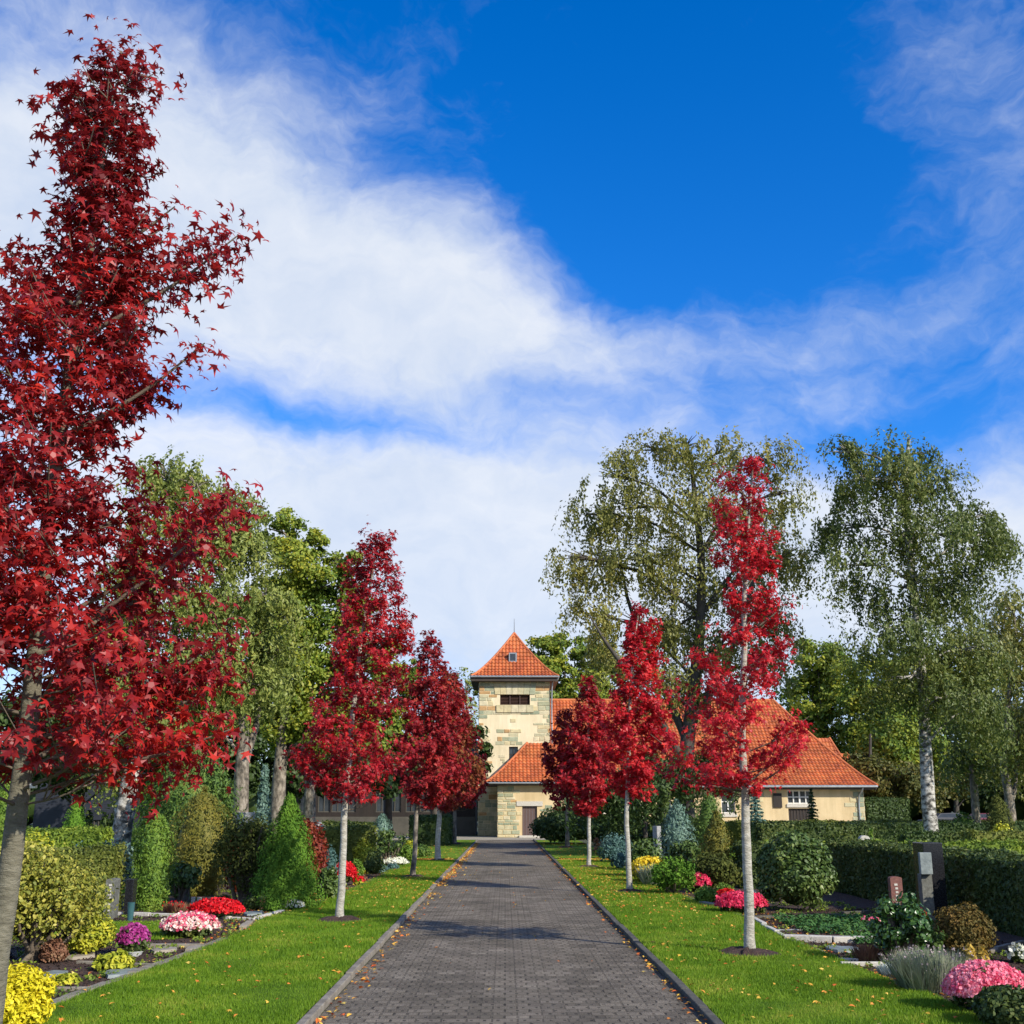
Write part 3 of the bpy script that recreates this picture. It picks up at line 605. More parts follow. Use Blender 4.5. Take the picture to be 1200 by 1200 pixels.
tb = MB(); q = P(40, 921, 5.93); box(tb, q[0] - .012, q[0] + .02, 5.90, 5.925, q[2] - .012, q[2] + .012, .003); tb.build('name_tag', M['white'], L1)
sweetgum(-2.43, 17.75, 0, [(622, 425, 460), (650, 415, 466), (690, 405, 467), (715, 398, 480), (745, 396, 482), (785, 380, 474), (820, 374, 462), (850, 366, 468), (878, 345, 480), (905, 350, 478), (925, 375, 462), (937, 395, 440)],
     11000, .056, M['sw_red'], M['bark_pale'], .050, 'tall red sweetgum second from the camera in the left row, with a sunlit pale trunk', STARV, 64, seed=12, fill=.2, tips=[(345, 880, 200), (352, 893, 160), (480, 720, 120), (478, 742, 140), (466, 668, 60), (432, 627, 60), (456, 640, 60), (408, 660, 60), (482, 878, 150)])
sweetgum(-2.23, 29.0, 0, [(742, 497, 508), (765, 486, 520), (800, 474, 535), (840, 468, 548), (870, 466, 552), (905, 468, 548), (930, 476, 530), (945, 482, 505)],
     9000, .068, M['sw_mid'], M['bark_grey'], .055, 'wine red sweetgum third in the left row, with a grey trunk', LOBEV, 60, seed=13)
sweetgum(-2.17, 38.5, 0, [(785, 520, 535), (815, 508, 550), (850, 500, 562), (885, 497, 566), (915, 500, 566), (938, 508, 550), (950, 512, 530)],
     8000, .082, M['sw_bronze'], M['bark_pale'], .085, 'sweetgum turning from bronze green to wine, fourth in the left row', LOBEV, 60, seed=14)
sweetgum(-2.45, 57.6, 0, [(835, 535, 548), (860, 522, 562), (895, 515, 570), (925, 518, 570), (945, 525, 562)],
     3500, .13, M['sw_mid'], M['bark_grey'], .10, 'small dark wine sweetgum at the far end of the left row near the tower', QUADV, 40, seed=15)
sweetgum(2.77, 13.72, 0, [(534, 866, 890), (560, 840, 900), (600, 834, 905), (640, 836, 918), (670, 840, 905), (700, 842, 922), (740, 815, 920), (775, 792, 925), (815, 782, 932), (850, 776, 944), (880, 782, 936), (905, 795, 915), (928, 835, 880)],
     6800, .052, M['sw_bright'], M['bark_pale'], .052, 'nearest sweetgum on the right of the path, thin bright red crown on a sunlit pale trunk', STARV, 46, seed=16, fill=.10, tips=[(942, 856, 160), (922, 705, 60), (780, 800, 90), (778, 900, 120), (932, 885, 90), (918, 760, 90), (900, 560, 40), (848, 556, 40)])
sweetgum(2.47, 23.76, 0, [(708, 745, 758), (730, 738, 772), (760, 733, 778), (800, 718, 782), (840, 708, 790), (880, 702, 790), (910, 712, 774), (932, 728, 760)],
     7000, .062, M['sw_bright'], M['bark_pale'], .050, 'bright red sweetgum second in the right row, sunlit pale trunk behind the yellow flower bowl', LOBEV, 52, seed=17, fill=.12, tips=[(778, 770, 60), (786, 860, 80), (705, 875, 80), (738, 735, 50), (765, 925, 60)])
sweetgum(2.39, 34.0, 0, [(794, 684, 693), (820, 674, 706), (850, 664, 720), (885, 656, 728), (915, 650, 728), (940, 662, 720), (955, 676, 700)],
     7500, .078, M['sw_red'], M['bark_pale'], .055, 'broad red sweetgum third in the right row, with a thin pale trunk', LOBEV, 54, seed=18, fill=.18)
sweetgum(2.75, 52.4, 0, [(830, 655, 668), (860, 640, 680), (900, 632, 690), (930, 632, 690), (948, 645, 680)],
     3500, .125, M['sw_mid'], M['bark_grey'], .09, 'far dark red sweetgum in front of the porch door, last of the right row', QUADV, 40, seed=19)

# ------------------------------------------------------------------ big trees
def tree(name, y, base, trunk_px, blobs, n, size, mat, barkm, r0, label, group=None, weep=.0, dy=.7, fork=None, clusters=26, shape=QUADV, seed=1, limbs=True, dark=None, tight=.2):
    """blobs: (px, py, rx, ry) ellipses of the crown, read at the distance y and given depth"""
    global rng
    keep = rng; rng = np.random.default_rng(seed)
    base = P(base, 950, y)[0] if not isinstance(base, tuple) else P(base[0], 950, y)[0]
    sc_ = y / FPX
    e = empty(name, (base, y, 0), label, 'tree', group)
    B = []
    for (px, py, rx, ry) in blobs:
        c = P(px, py, y); k = math.hypot(c[1], c[2]) / FPX
        ry_ = ry * k; rx_ = rx * k
        c = c + [0, rng.uniform(-1, 1) * dy * rx_, 0]; B.append((c, np.array([rx_, rx_ * .95, ry_])))
    tp = np.array([P(px, py, y) for (px, py) in trunk_px]); tp = np.vstack([[[base, y, 0]], tp])
    cv = spline(tp, 14); mb = MB(); rad = r0 * np.linspace(1, .22, 14); rad[0] *= 1.4
    tube(mb, cv, rad, 12, .06)
    for fk in (fork or []):
        f = [P(px, py, y + (dd if len(fk) else 0)) for (px, py, dd) in fk]; tube(mb, spline(f, 10), r0 * np.linspace(.5, .06, 10), 9, .05)
    mb.build('trunk', barkm, e)
    if limbs:
        lb = MB()
        for (c, r) in B:
            st = cv[int(np.clip(np.searchsorted(cv[:, 2], c[2] - 1.1 * abs(c[0] - base) * .6 - .3 * r[2]), 3, 13))]
            mid = (st + c) / 2 + [0, 0, .12 * np.linalg.norm(c - st)]
            m = spline([st, mid, c], 8); tube(lb, m, np.linspace(max(.2 * r0, .045), .03, 8), 6, .05)
            for g in range(7):
                d = sphdir(1)[0] * r * .66; d[2] = abs(d[2]) * .8 - .15 * r[2]
                tube(lb, spline([m[5], c * .6 + m[5] * .4 + d * .4, c + d], 6), np.linspace(.045, .012, 6), 4, 0, False)
        lb.build('limbs', barkm, e)
    cm = MB(); area = np.array([r[0] * r[2] for c, r in B]); cnt = (area / area.sum() * n).astype(int)
    for (c, r), m in zip(B, cnt):
        K = max(5, int(clusters * max(r[0] * r[2] / area.mean(), .4)))
        d = sphdir(K); rr = rng.uniform(.35, 1.0, K) ** .6
        cc = c + d * r * rr[:, None]; cr = r.mean() * tight * rng.uniform(.6, 1.5, K)
        i = rng.integers(0, K, m)
        if weep > 0:                                           # hanging sprays
            S = max(3, m // 22); si = rng.integers(0, K, S); top = cc[si] + rng.normal(size=(S, 3)) * cr[si][:, None] * [1.1, 1.1, .6]
            ln = weep * rng.uniform(.35, 1.25, S); j = rng.integers(0, S, m); tt = rng.uniform(0, 1, m); tt2 = tt
            dr = (top - c); dr[:, 2] = 0; dr /= np.linalg.norm(dr, axis=1)[:, None] + 1e-6
            pts = top[j] + dr[j] * (ln[j] * .35 * np.sin(tt2 * 1.4))[:, None]; pts[:, 2] -= ln[j] * tt2 ** 1.3
            pts = pts + rng.normal(size=pts.shape) * (.035 * weep + .02); out = (pts - c) / r
        else:
            pts = cc[i] + rng.normal(size=(m, 3)) * (cr[i] * .62)[:, None] * [1, 1, .7]; out = (pts - cc[i]) / (cr[i][:, None]) * .6 + (pts - c) / r * .7
        nr = out / (np.linalg.norm(out, axis=1)[:, None] + 1e-6) * .9 + rng.normal(size=(m, 3)) * .5 + [0, 0, .25]
        leaves(cm, pts, nr, size, shape, weep * .8)
    cm.build('crown', mat, e)
    rng = keep
    return e

tree('birch_tree', 42, 1091, [(1088, 940), (1084, 860), (1078, 760), (1066, 650), (1062, 560), (1065, 515)],
     [(985, 528, 22, 26), (1003, 560, 22, 26), (1060, 530, 42, 26), (1030, 565, 40, 30), (1085, 570, 36, 34), (1000, 612, 38, 26), (1050, 625, 45, 30), (1105, 635, 50, 30), (1150, 605, 32, 22), (1175, 620, 18, 30), (1000, 665, 30, 24), (1060, 690, 50, 32), (1120, 690, 44, 34),
      (1030, 745, 50, 26), (1090, 750, 50, 32), (1140, 760, 34, 40), (1060, 800, 50, 22), (1110, 820, 44, 34), (1150, 830, 26, 34)],
     56000, .082, M['birch_g'], M['bark_birch'], .28, 'tall birch with a white flaking trunk and hanging green sprays right of the chapel', 'tall birches', weep=1.35, seed=21, clusters=13, tight=.23)
tree('birch_tree', 47, 805, [(803, 900), (812, 820), (820, 740), (822, 660), (815, 590), (810, 540)],
     [(755, 530, 36, 24), (715, 560, 30, 28), (800, 525, 34, 26), (850, 525, 30, 24), (895, 540, 34, 24), (925, 570, 20, 26), (700, 600, 30, 32), (745, 590, 42, 36), (800, 590, 44, 40), (860, 600, 44, 36), (905, 640, 30, 34), (665, 655, 18, 26), (700, 660, 30, 30),
      (745, 660, 42, 38), (800, 670, 46, 40), (860, 680, 44, 40), (930, 650, 16, 30), (690, 720, 30, 24), (730, 730, 42, 30), (790, 740, 46, 36), (850, 750, 40, 36), (895, 720, 30, 36), (715, 775, 30, 24), (770, 800, 46, 26), (840, 805, 40, 28), (900, 770, 24, 26)],
     58000, .088, M['birch'], M['bark_dark'], .36, 'biggest birch, broad olive crown rising behind the red trees in front of the chapel', 'tall birches', weep=1.5, seed=22,
     fork=[[(806, 870, 0), (770, 790, .6), (735, 700, 1), (720, 600, 1.4)], [(810, 850, 0), (850, 780, -.6), (880, 690, -1), (900, 600, -1)], [(804, 900, 0), (760, 820, -1.2), (715, 760, -2), (690, 720, -2)]], clusters=12, tight=.21)
tree('weeping_birch_tree', 43, 755, [(756, 920), (758, 890)], [(735, 905, 34, 26), (775, 895, 40, 24), (820, 900, 34, 24), (760, 930, 44, 20), (700, 925, 26, 20)],
     15000, .09, M['deep'], M['bark_dark'], .10, 'low weeping tree with dark green curtains between the second and the nearest right sweetgum', None, weep=1.2, seed=23, clusters=10)
tree('birch_tree', 40, 284, [(283, 920), (285, 860), (283, 810), (270, 740), (255, 640)],
     [(185, 555, 24, 26), (225, 560, 32, 26), (265, 590, 32, 30), (190, 610, 36, 36), (240, 625, 44, 36), (285, 650, 30, 34), (160, 670, 36, 34), (210, 690, 46, 38), (265, 700, 46, 40), (140, 730, 32, 34), (190, 755, 46, 36), (250, 770, 46, 36), (300, 760, 40, 34), (300, 805, 40, 26), (220, 810, 50, 34), (265, 820, 40, 26), (170, 810, 46, 40), (320, 700, 26, 30), (130, 780, 40, 40)],
     74000, .088, M['birch_l'], M['bark_grey'], .30, 'large pale green birch with forked grey trunk behind the nearest red tree', 'tall birches', weep=1.1, seed=24,
     fork=[[(285, 900, 0), (300, 850, .3), (306, 815, .4), (320, 770, .6)], [(286, 870, 0), (272, 820, -.4), (258, 760, -.6)]], clusters=15, tight=.24)
tree('lime_tree', 46, 326, [(327, 920), (330, 870), (335, 820), (345, 720), (345, 640)],
     [(330, 625, 28, 22), (368, 640, 22, 16), (345, 670, 42, 32), (385, 690, 30, 30), (405, 660, 24, 14), (330, 725, 40, 36), (375, 745, 44, 40), (415, 715, 20, 40), (425, 780, 20, 40), (330, 790, 40, 40), (375, 810, 40, 40), (330, 850, 40, 26), (385, 855, 34, 26), (300, 830, 30, 24), (420, 830, 26, 30), (355, 880, 30, 16), (310, 760, 26, 34)],
     76000, .082, M['lime'], M['bark_grey'], .32, 'leafy tree turning yellow at its edges left of the tall second sweetgum', 'broadleaf trees behind the left garden', seed=25, clusters=20,
     fork=[[(327, 900, 0), (345, 860, .4), (352, 825, .5), (362, 780, .7)]], shape=OVALV, tight=.27)
tree('lime_tree', 58, 362, [(363, 935), (362, 915), (358, 890), (345, 860)], [(360, 870, 30, 24), (340, 850, 30, 24), (392, 880, 26, 22), (400, 840, 30, 30)],
     16000, .11, M['deep'], M['bark_grey'], .34, 'low forked dark tree behind the boulder on the left', 'broadleaf trees behind the left garden', seed=26, clusters=20,
     fork=[[(363, 925, 0), (374, 905, .2), (378, 885, .3)]], shape=OVALV)
tree('lime_tree', 72, 455, [(455, 880), (455, 800)], [(450, 775, 26, 26), (462, 815, 28, 32), (445, 860, 34, 34), (480, 870, 30, 34), (478, 790, 16, 20)],
     22000, .13, M['lime'], M['bark_dark'], .3, 'yellow green tree seen in the gap between the second and third left sweetgums', 'broadleaf trees behind the left garden', seed=27, shape=OVALV)
tree('evergreen_tree', 52, 92, [(95, 900), (95, 840)], [(20, 850, 60, 50), (90, 830, 50, 60), (150, 850, 50, 60), (110, 900, 60, 30), (30, 905, 60, 24), (195, 870, 34, 40), (160, 905, 46, 26)],
     34000, .12, M['deep'], M['bark_dark'], .3, 'dark tree whose boughs shade the slate house on the left', 'broadleaf trees behind the left garden', seed=28, shape=OVALV)
tree('evergreen_tree', 66, 250, [(250, 900), (250, 850)], [(210, 870, 44, 50), (260, 880, 44, 50), (310, 880, 44, 60), (240, 820, 60, 40), (400, 900, 40, 30), (440, 905, 40, 26), (350, 900, 34, 40)],
     34000, .15, M['deep'], M['bark_dark'], .3, 'wide dark tree standing behind the pale birch on the left', 'broadleaf trees behind the left garden', seed=29, shape=OVALV)
tree('evergreen_tree', 70, 510, [(510, 920), (510, 900)], [(480, 905, 44, 22), (530, 900, 34, 30), (555, 885, 18, 34), (430, 905, 34, 20)],
     16000, .16, M['deep'], M['bark_dark'], .3, 'dark tree shading the low house left of the tower', 'broadleaf trees behind the left garden', seed=30, shape=OVALV)
tree('bare_tree', 96, 548, [(548, 850), (546, 800)], [(548, 805, 18, 24), (535, 820, 14, 20), (562, 800, 14, 20), (540, 850, 26, 30)], 2600, .15, M['birch_l'], M['bark_grey'], .25,
     'nearly bare grey tree left of the tower roof', None, seed=31)
tree('lime_tree', 104, 662, [(662, 850), (662, 790)], [(632, 770, 26, 24), (662, 765, 30, 24), (690, 780, 26, 24), (640, 805, 36, 30), (680, 815, 38, 34), (712, 800, 22, 40), (730, 840, 30, 30)], 32000, .17, M['lime'], M['bark_dark'], .35,
     'yellow green tree behind the right side of the tower roof', 'trees behind the chapel', seed=32, shape=OVALV)
for i, (y, px, bl, mt, lb, sz) in enumerate([
    (100, 965, [(960, 775, 30, 26), (990, 790, 34, 34), (955, 820, 36, 34), (1000, 845, 40, 40), (945, 860, 34, 34), (985, 885, 40, 30)], 'lime', 'sunlit yellow green tree directly behind the right hip of the chapel roof', .22),
    (92, 1050, [(1030, 800, 34, 40), (1060, 840, 40, 44), (1035, 870, 44, 36), (1080, 880, 44, 34), (1075, 800, 40, 40)], 'lime', 'green tree between the chapel and the tall right birch', .2),
    (110, 1120, [(1100, 820, 50, 50), (1140, 850, 50, 50), (1120, 900, 70, 30), (1185, 880, 50, 40), (1230, 850, 50, 60)], 'deep', 'dark green tree behind the tall right birch', .24),
    (84, 1020, [(1000, 920, 26, 22), (1035, 915, 34, 26), (1070, 922, 30, 22), (1015, 900, 24, 18)], 'brown_tree', 'low brownish tree at the right corner of the chapel', .17),
    (100, 1095, [(1085, 925, 28, 26), (1115, 915, 30, 24)], 'brown_tree', 'yellowing shrubby tree behind the trunk of the tall right birch', .17)]):
    tree('lime_tree', y, px, [(px, 920), (px, 860)], bl, 32000 if i < 3 else 14000, sz * .78, M[mt], M['bark_dark'], .3, lb, 'trees behind the chapel', seed=40 + i, shape=OVALV, clusters=22, tight=.27)
tree('birch_tree', 56, 1143, [(1142, 930), (1140, 890), (1148, 820), (1150, 740)], [(1145, 745, 24, 30), (1160, 790, 34, 34), (1140, 830, 30, 34), (1165, 860, 34, 34), (1140, 885, 30, 22)],
     17000, .10, M['birch_g'], M['bark_grey'], .22, 'slender grey trunked birch just right of the tall white trunked birch', 'tall birches', weep=1.6, seed=51)
tree('birch_tree', 52, 1183, [(1182, 930), (1176, 890), (1182, 820), (1190, 740)], [(1190, 710, 26, 30), (1215, 740, 40, 40), (1190, 770, 34, 34), (1215, 820, 44, 40), (1195, 860, 34, 34), (1230, 880, 40, 30)],
     20000, .10, M['birch'], M['bark_grey'], .25, 'birch with two thin trunks at the right edge of the picture', 'tall birches', weep=1.6, seed=52,
     fork=[[(1183, 945, 0), (1190, 920, .2), (1192, 880, .2), (1200, 820, .4)]])
# leaning birch trunk on the left, its boughs hidden in the red crown
tree('leaning_birch', 28.0, 141, [(150, 930), (157, 895), (166, 850), (176, 780)], [(150, 850, 30, 20), (120, 870, 24, 20), (190, 840, 30, 20), (130, 910, 10, 16)], 5000, .06, M['birch_l'], M['bark_birch'], .26,
     'leaning white birch trunk behind the left hedge', None, weep=.9, seed=53, fork=[[(140, 955, .2), (139, 945, .2), (144, 930, .2), (150, 905, .1)]])
# far wood closing the view
mb = MB()
for k in range(150):
    a = rng.uniform(-.62, .62); d = rng.uniform(125, 150); x, y = math.sin(a) * d, math.cos(a) * d
    h = rng.uniform(4.5, 8.0); r = rng.uniform(3, 5); blobcore(mb, (x, y, h * .45), (r * .8, r * .8, h * .42), .2, 7)
    m = 1300; dd = sphdir(m); dd[:, 2] = np.abs(dd[:, 2]); c = np.array([x, y, h * .5]) + dd * [r, r, h * .52] * rng.uniform(.9, 1.15, (m, 1)); leaves(mb, c, dd + rng.normal(size=dd.shape) * .5, .33, OVALV)
tag(mb.build('distant_wood', M['deep']), kind='stuff')
# ------------------------------------------------------------------ roofs of clay pantiles
TW, TH = .24, .36
def tile_roof(mb, bl, br, tl, tr, flare=.0, thick=.05, sub=5):
    """one slope between eave bl-br and ridge tl-tr (both level), corrugated courses of tiles; flare = sprocketed eave kick"""
    bl, br, tl, tr = [np.asarray(a, float) for a in (bl, br, tl, tr)]
    ex = (br - bl); W = np.linalg.norm(ex); ex = ex / W
    um = lambda p: float(np.dot(p - bl, ex))
    a0, a1, b0, b1 = 0.0, W, um(tl), um(tr)
    up = (tl - bl) - ex * um(tl); H = up[2]; hor = up.copy(); hor[2] = 0; D = np.linalg.norm(hor); hor = hor / D
    S = math.hypot(H, D); nrow = max(3, int(round(S / TH)))
    nu = int((max(a1, b1) - min(a0, b0)) / TW) * sub + 2; us = min(a0, b0) + np.arange(nu) * TW / sub
    V = []; T = []
    for r in range(nrow):
        for e_, tt in ((0, r / nrow), (1, (r + 1) / nrow)):
            u0 = a0 + (b0 - a0) * tt; u1 = a1 + (b1 - a1) * tt; u = np.clip(us, u0, u1)
            z = H * (tt ** (1 + flare)) if flare else H * tt
            lift = (.06 if e_ == 0 else .0) + .055 * (.5 + .5 * np.cos(2 * np.pi * us / TW)) ** .8
            p = bl + ex * u[:, None] + hor * (D * tt) + np.array([0, 0, 1.0]) * (z + thick) + (np.array([0, 0, 1.]) * D / S - hor * H / S) * lift[:, None]
            V.append(p); T.append((us / TW + 200.5, np.full(nu, r + .5)))
    V = np.array(V); n2 = len(V); i, j = np.meshgrid(np.arange(n2 - 1), np.arange(nu - 1), indexing='ij')
    F = np.stack([i * nu + j, i * nu + j + 1, (i + 1) * nu + j + 1, (i + 1) * nu + j], -1).reshape(-1, 4)
    uu = np.floor(us / TW + .5)[:-1] + .5; du = np.tile(uu, n2 - 1); dv = np.repeat(np.arange(n2 - 1) // 2 + .5, nu - 1)
    uv = np.repeat(np.c_[du, dv], 4, 0)
    P3 = V.reshape(-1, 3); w = np.linalg.norm(P3[F[:, 1]] - P3[F[:, 0]], axis=1) + np.linalg.norm(P3[F[:, 2]] - P3[F[:, 3]], axis=1); k = w > 1e-5
    uv = uv.reshape(-1, 4, 2)[k].reshape(-1, 2)
    mb.add(P3, F[k], False, uv)
def hipline(mb, a, b, flare, r=.10):
    a, b = np.asarray(a, float), np.asarray(b, float); t = np.linspace(0, 1, 14)
    p = a + (b - a) * t[:, None]; p[:, 2] = a[2] + (b[2] - a[2]) * t ** (1 + flare) + .09
    tube(mb, p, r, 8)
    mb.uv[-3] = np.tile([[3.5, 7.5]], (len(mb.uv[-3]), 1)) if len(mb.uv) > 2 else mb.uv[-3]

def stonework(mb, x0, x1, z0, z1, y, keep=1.0, hmin=.16, hmax=.34, wmin=.3, wmax=.85, proud=.03, test=None, axis='x'):
    z = z0
    while z < z1 - .05:
        h = min(rng.uniform(hmin, hmax), z1 - z); x = x0
        while x < x1 - .03:
            w = min(rng.uniform(wmin, wmax), x1 - x)
            if x1 - (x + w) < .12: w = x1 - x
            cx, cz = x + w / 2, z + h / 2
            if rng.uniform() < keep and (test is None or test(cx, cz, x, x + w)):
                g = .012; d = proud * rng.uniform(.5, 1.2)
                a = [x + g, x + w - g, z + g, z + h - g]; j = lambda: rng.uniform(-.012, .012)
                q = [(a[0] + j(), a[2] + j()), (a[1] + j(), a[2] + j()), (a[1] + j(), a[3] + j()), (a[0] + j(), a[3] + j())]
                b_ = .02
                if axis == 'x':
                    v = [(p[0], y, p[1]) for p in q] + [(p[0] + (b_ if k in (0, 3) else -b_), y - d, p[1] + (b_ if k < 2 else -b_)) for k, p in enumerate(q)]
                else:
                    sg = -1 if axis == '-y' else 1
                    v = [(y, p[0], p[1]) for p in q] + [(y + sg * d, p[0] + (b_ if k in (0, 3) else -b_), p[1] + (b_ if k < 2 else -b_)) for k, p in enumerate(q)]
                mb.add(v, BOXF)
            x += w
        z += h

# ---- tower
YT = 77.0
tx0 = P(561, 860, YT)[0]; tx1 = P(645, 860, YT)[0]; ze = P(600, 794.5, YT)[2]; zp = P(600, 743, YT + 2.5)[2]; tyb = YT + 5.2
tower = empty('tower', ((tx0 + tx1) / 2, YT, 0), 'cream and sandstone tower with a steep orange pyramid roof at the end of the path', 'tower')
wx0, wx1 = P(586, 820, YT)[0], P(621, 820, YT)[0]; wz0, wz1 = P(600, 826, YT)[2], P(600, 814, YT)[2]
vx0, vx1 = P(596.5, 885, YT)[0], P(607, 885, YT)[0]; vz0, vz1 = P(600, 893, YT)[2], P(600, 875, YT)[2]
def wall_with_holes(mb, x0, x1, z0, z1, y, th, holes):
    xs = sorted({x0, x1, *[h[0] for h in holes], *[h[1] for h in holes]}); zs = sorted({z0, z1, *[h[2] for h in holes], *[h[3] for h in holes]})
    for a, b in zip(xs, xs[1:]):
        for c, d in zip(zs, zs[1:]):
            if any(h[0] <= (a + b) / 2 <= h[1] and h[2] <= (c + d) / 2 <= h[3] for h in holes): continue
            mb.add([[a, y, c], [b, y, c], [b, y, d], [a, y, d]], [[0, 1, 2, 3]])
    for (a, b, c, d) in holes:
        mb.add([[a, y, c], [b, y, c], [b, y + th, c], [a, y + th, c]], [[0, 1, 2, 3]]); mb.add([[a, y, d], [b, y, d], [b, y + th, d], [a, y + th, d]], [[0, 3, 2, 1]])
        mb.add([[a, y, c], [a, y + th, c], [a, y + th, d], [a, y, d]], [[0, 1, 2, 3]]); mb.add([[b, y, c], [b, y + th, c], [b, y + th, d], [b, y, d]], [[0, 3, 2, 1]])
mb = MB(); wall_with_holes(mb, tx0, tx1, 0, ze + .15, YT, .45, [(wx0, wx1, wz0, wz1), (vx0, vx1, vz0, vz1)])
mb.add([[tx0, YT, 0], [tx0, tyb, 0], [tx0, tyb, ze + .15], [tx0, YT, ze + .15]], [[0, 3, 2, 1]])
mb.add([[tx1, YT, 0], [tx1, tyb, 0], [tx1, tyb, ze + .15], [tx1, YT, ze + .15]], [[0, 1, 2, 3]])
mb.add([[tx0, tyb, 0], [tx1, tyb, 0], [tx1, tyb, ze + .15], [tx0, tyb, ze + .15]], [[0, 3, 2, 1]])
mb.build('wall', M['plaster'], tower)
zs_top = P(600, 836, YT)[2]; zporch = 3.4; zlow = P(600, 925, YT)[2]
mb = MB(); hole = lambda a, b, c, d: (lambda cx, cz, xa, xb: False)
def in_hole(cx, cz, xa, xb):
    return (xb > wx0 - .03 and xa < wx1 + .03 and wz0 - .12 < cz < wz1 + .12) or (xb > vx0 - .02 and xa < vx1 + .02 and vz0 - .1 < cz < vz1 + .1)
def tow_test(cx, cz, xa, xb):
    if in_hole(cx, cz, xa, xb): return False
    if cz > zs_top: return True
    if cz < zlow: return True
    el, er = cx - tx0, tx1 - cx
    q = .55 + .35 * math.sin(cz * 2.3) * math.sin(cz * 5.1 + 1)
    if el < q or er < q * 1.25: return True
    if vx0 - .7 < cx < vx1 + .3 and vz0 - .3 < cz < vz1 + 1.1: return rng.uniform() < .75
    return rng.uniform() < .10 * max(0, min(1, (cz - 6.5) / 1.2))
stonework(mb, tx0, tx1, 0, ze, YT, 1, test=tow_test, wmin=.3, wmax=.8)
mb.build('stonework', M['stones'], tower); mb = MB(); stonework(mb, YT, tyb, 0, ze, tx0, 1, axis='-y', test=lambda cx, cz, a, b: True)
mb.build('stonework', M['stones'], tower)
# voussoirs over the belfry opening, sill under it
mb = MB(); n = 7; lint = wz1 + .82
for k in range(n):
    a = wx0 - .35 + (wx1 - wx0 + .7) * k / n; b = wx0 - .35 + (wx1 - wx0 + .7) * (k + 1) / n; s = (k + .5 - n / 2) * .03
    v = [(a + .01, YT - .05, wz1 + .02), (b - .01, YT - .05, wz1 + .02), (b - .01 + s, YT - .05, lint), (a + .01 + s, YT - .05, lint)]
    mb.add(v + [(p[0], YT + .02, p[2]) for p in v], [[0, 1, 2, 3], [3, 2, 6, 7], [1, 5, 6, 2], [0, 3, 7, 4], [0, 4, 5, 1]])
mb.build('lintel', M['stones'], tower); mb = MB()
for k in range(5):
    a = wx0 - .25 + (wx1 - wx0 + .5) * k / 5; b = a + (wx1 - wx0 + .5) / 5
    box(mb, a + .01, b - .01, YT - .09, YT + .02, wz0 - .5, wz0 - .01)
mb.build('sill', M['stones'], tower)
mb = MB(); box(mb, wx0, wx1, YT + .3, YT + .34, wz0, wz1)
for k in range(7): z = wz0 + (wz1 - wz0) * (k + .2) / 7; mb.add([[wx0, YT + .12, z], [wx1, YT + .12, z], [wx1, YT + .26, z + .1], [wx0, YT + .26, z + .1]], [[0, 1, 2, 3]])
for k in range(4): x = wx0 + (wx1 - wx0) * k / 3; box(mb, x - .03, x + .03, YT + .08, YT + .2, wz0, wz1)
mb.build('louvre_window', M['louver'], tower)
w = MB(); box(w, vx0, vx1, YT + .2, YT + .24, vz0, vz1); w = w.build('window', M['glass'], tower)
fr = MB(); xm = (vx0 + vx1) / 2
for (a, b, c, d) in ((vx0, vx0 + .05, vz0, vz1), (vx1 - .05, vx1, vz0, vz1), (xm - .02, xm + .02, vz0, vz1), (vx0, vx1, vz1 - .05, vz1), (vx0, vx1, (vz0 + vz1) / 2 - .02, (vz0 + vz1) / 2 + .02)): box(fr, a, b, YT + .15, YT + .19 + .003 * a % .003, c, d)
fr.build('window_frame', M['soffit'], tower)
# roof
ov = .55; ra = (tx0 + tx1) / 2; A = [(tx0 - ov, YT - ov, ze), (tx1 + ov, YT - ov, ze), (tx1 + ov, tyb + ov, ze), (tx0 - ov, tyb + ov, ze)]; top = np.array([ra, (YT + tyb) / 2, zp])
mb = MB()
for k in range(4): a, b = np.array(A[k]), np.array(A[(k + 1) % 4]); tile_roof(mb, a, b, top, top, .28)
for k in range(4): hipline(mb, A[k], top, .28, .08)
rf = mb.build('roof', M['tiles'], tower)
mb = MB(); box(mb, tx0 - ov + .03, tx1 + ov - .03, YT - ov + .03, tyb + ov - .03, ze - .26, ze + .02); mb.build('eaves', M['soffit'], tower)
mb = MB()
for a, b in ((A[0], A[1]), (A[0], A[3]), (A[1], A[2])): tube(mb, [np.array(a) + [0, -.05, .03], np.array(b) + [0, -.05, .03]], .07, 8)
p = np.array([tx1 + ov, YT - ov, ze]); tube(mb, spline([p, p + [-.1, .1, -.25], [tx1 + .12, YT - .12, ze - .8], [tx1 + .12, YT - .12, 3.6]], 16), .05, 8)
mb.build('gutter', M['metal'], tower)
d0 = P(601, 776.5, YT + .9); mb = MB(); dx = .27
box(mb, d0[0] - dx, d0[0] + dx, YT + .72, YT + 1.9, d0[2], d0[2] + .66); dm = mb.build('roof_dormer', M['metal'], tower)
mb = MB(); box(mb, d0[0] - dx + .09, d0[0] + dx - .09, YT + .70, YT + .73, d0[2] + .12, d0[2] + .58); o = mb.build('dormer_window', M['glass'], tower)
mb = MB(); tube(mb, [top + [0, 0, 0], top + [0, 0, 1.1]], [.025, .01], 6); mb.build('finial', M['soffit'], tower)

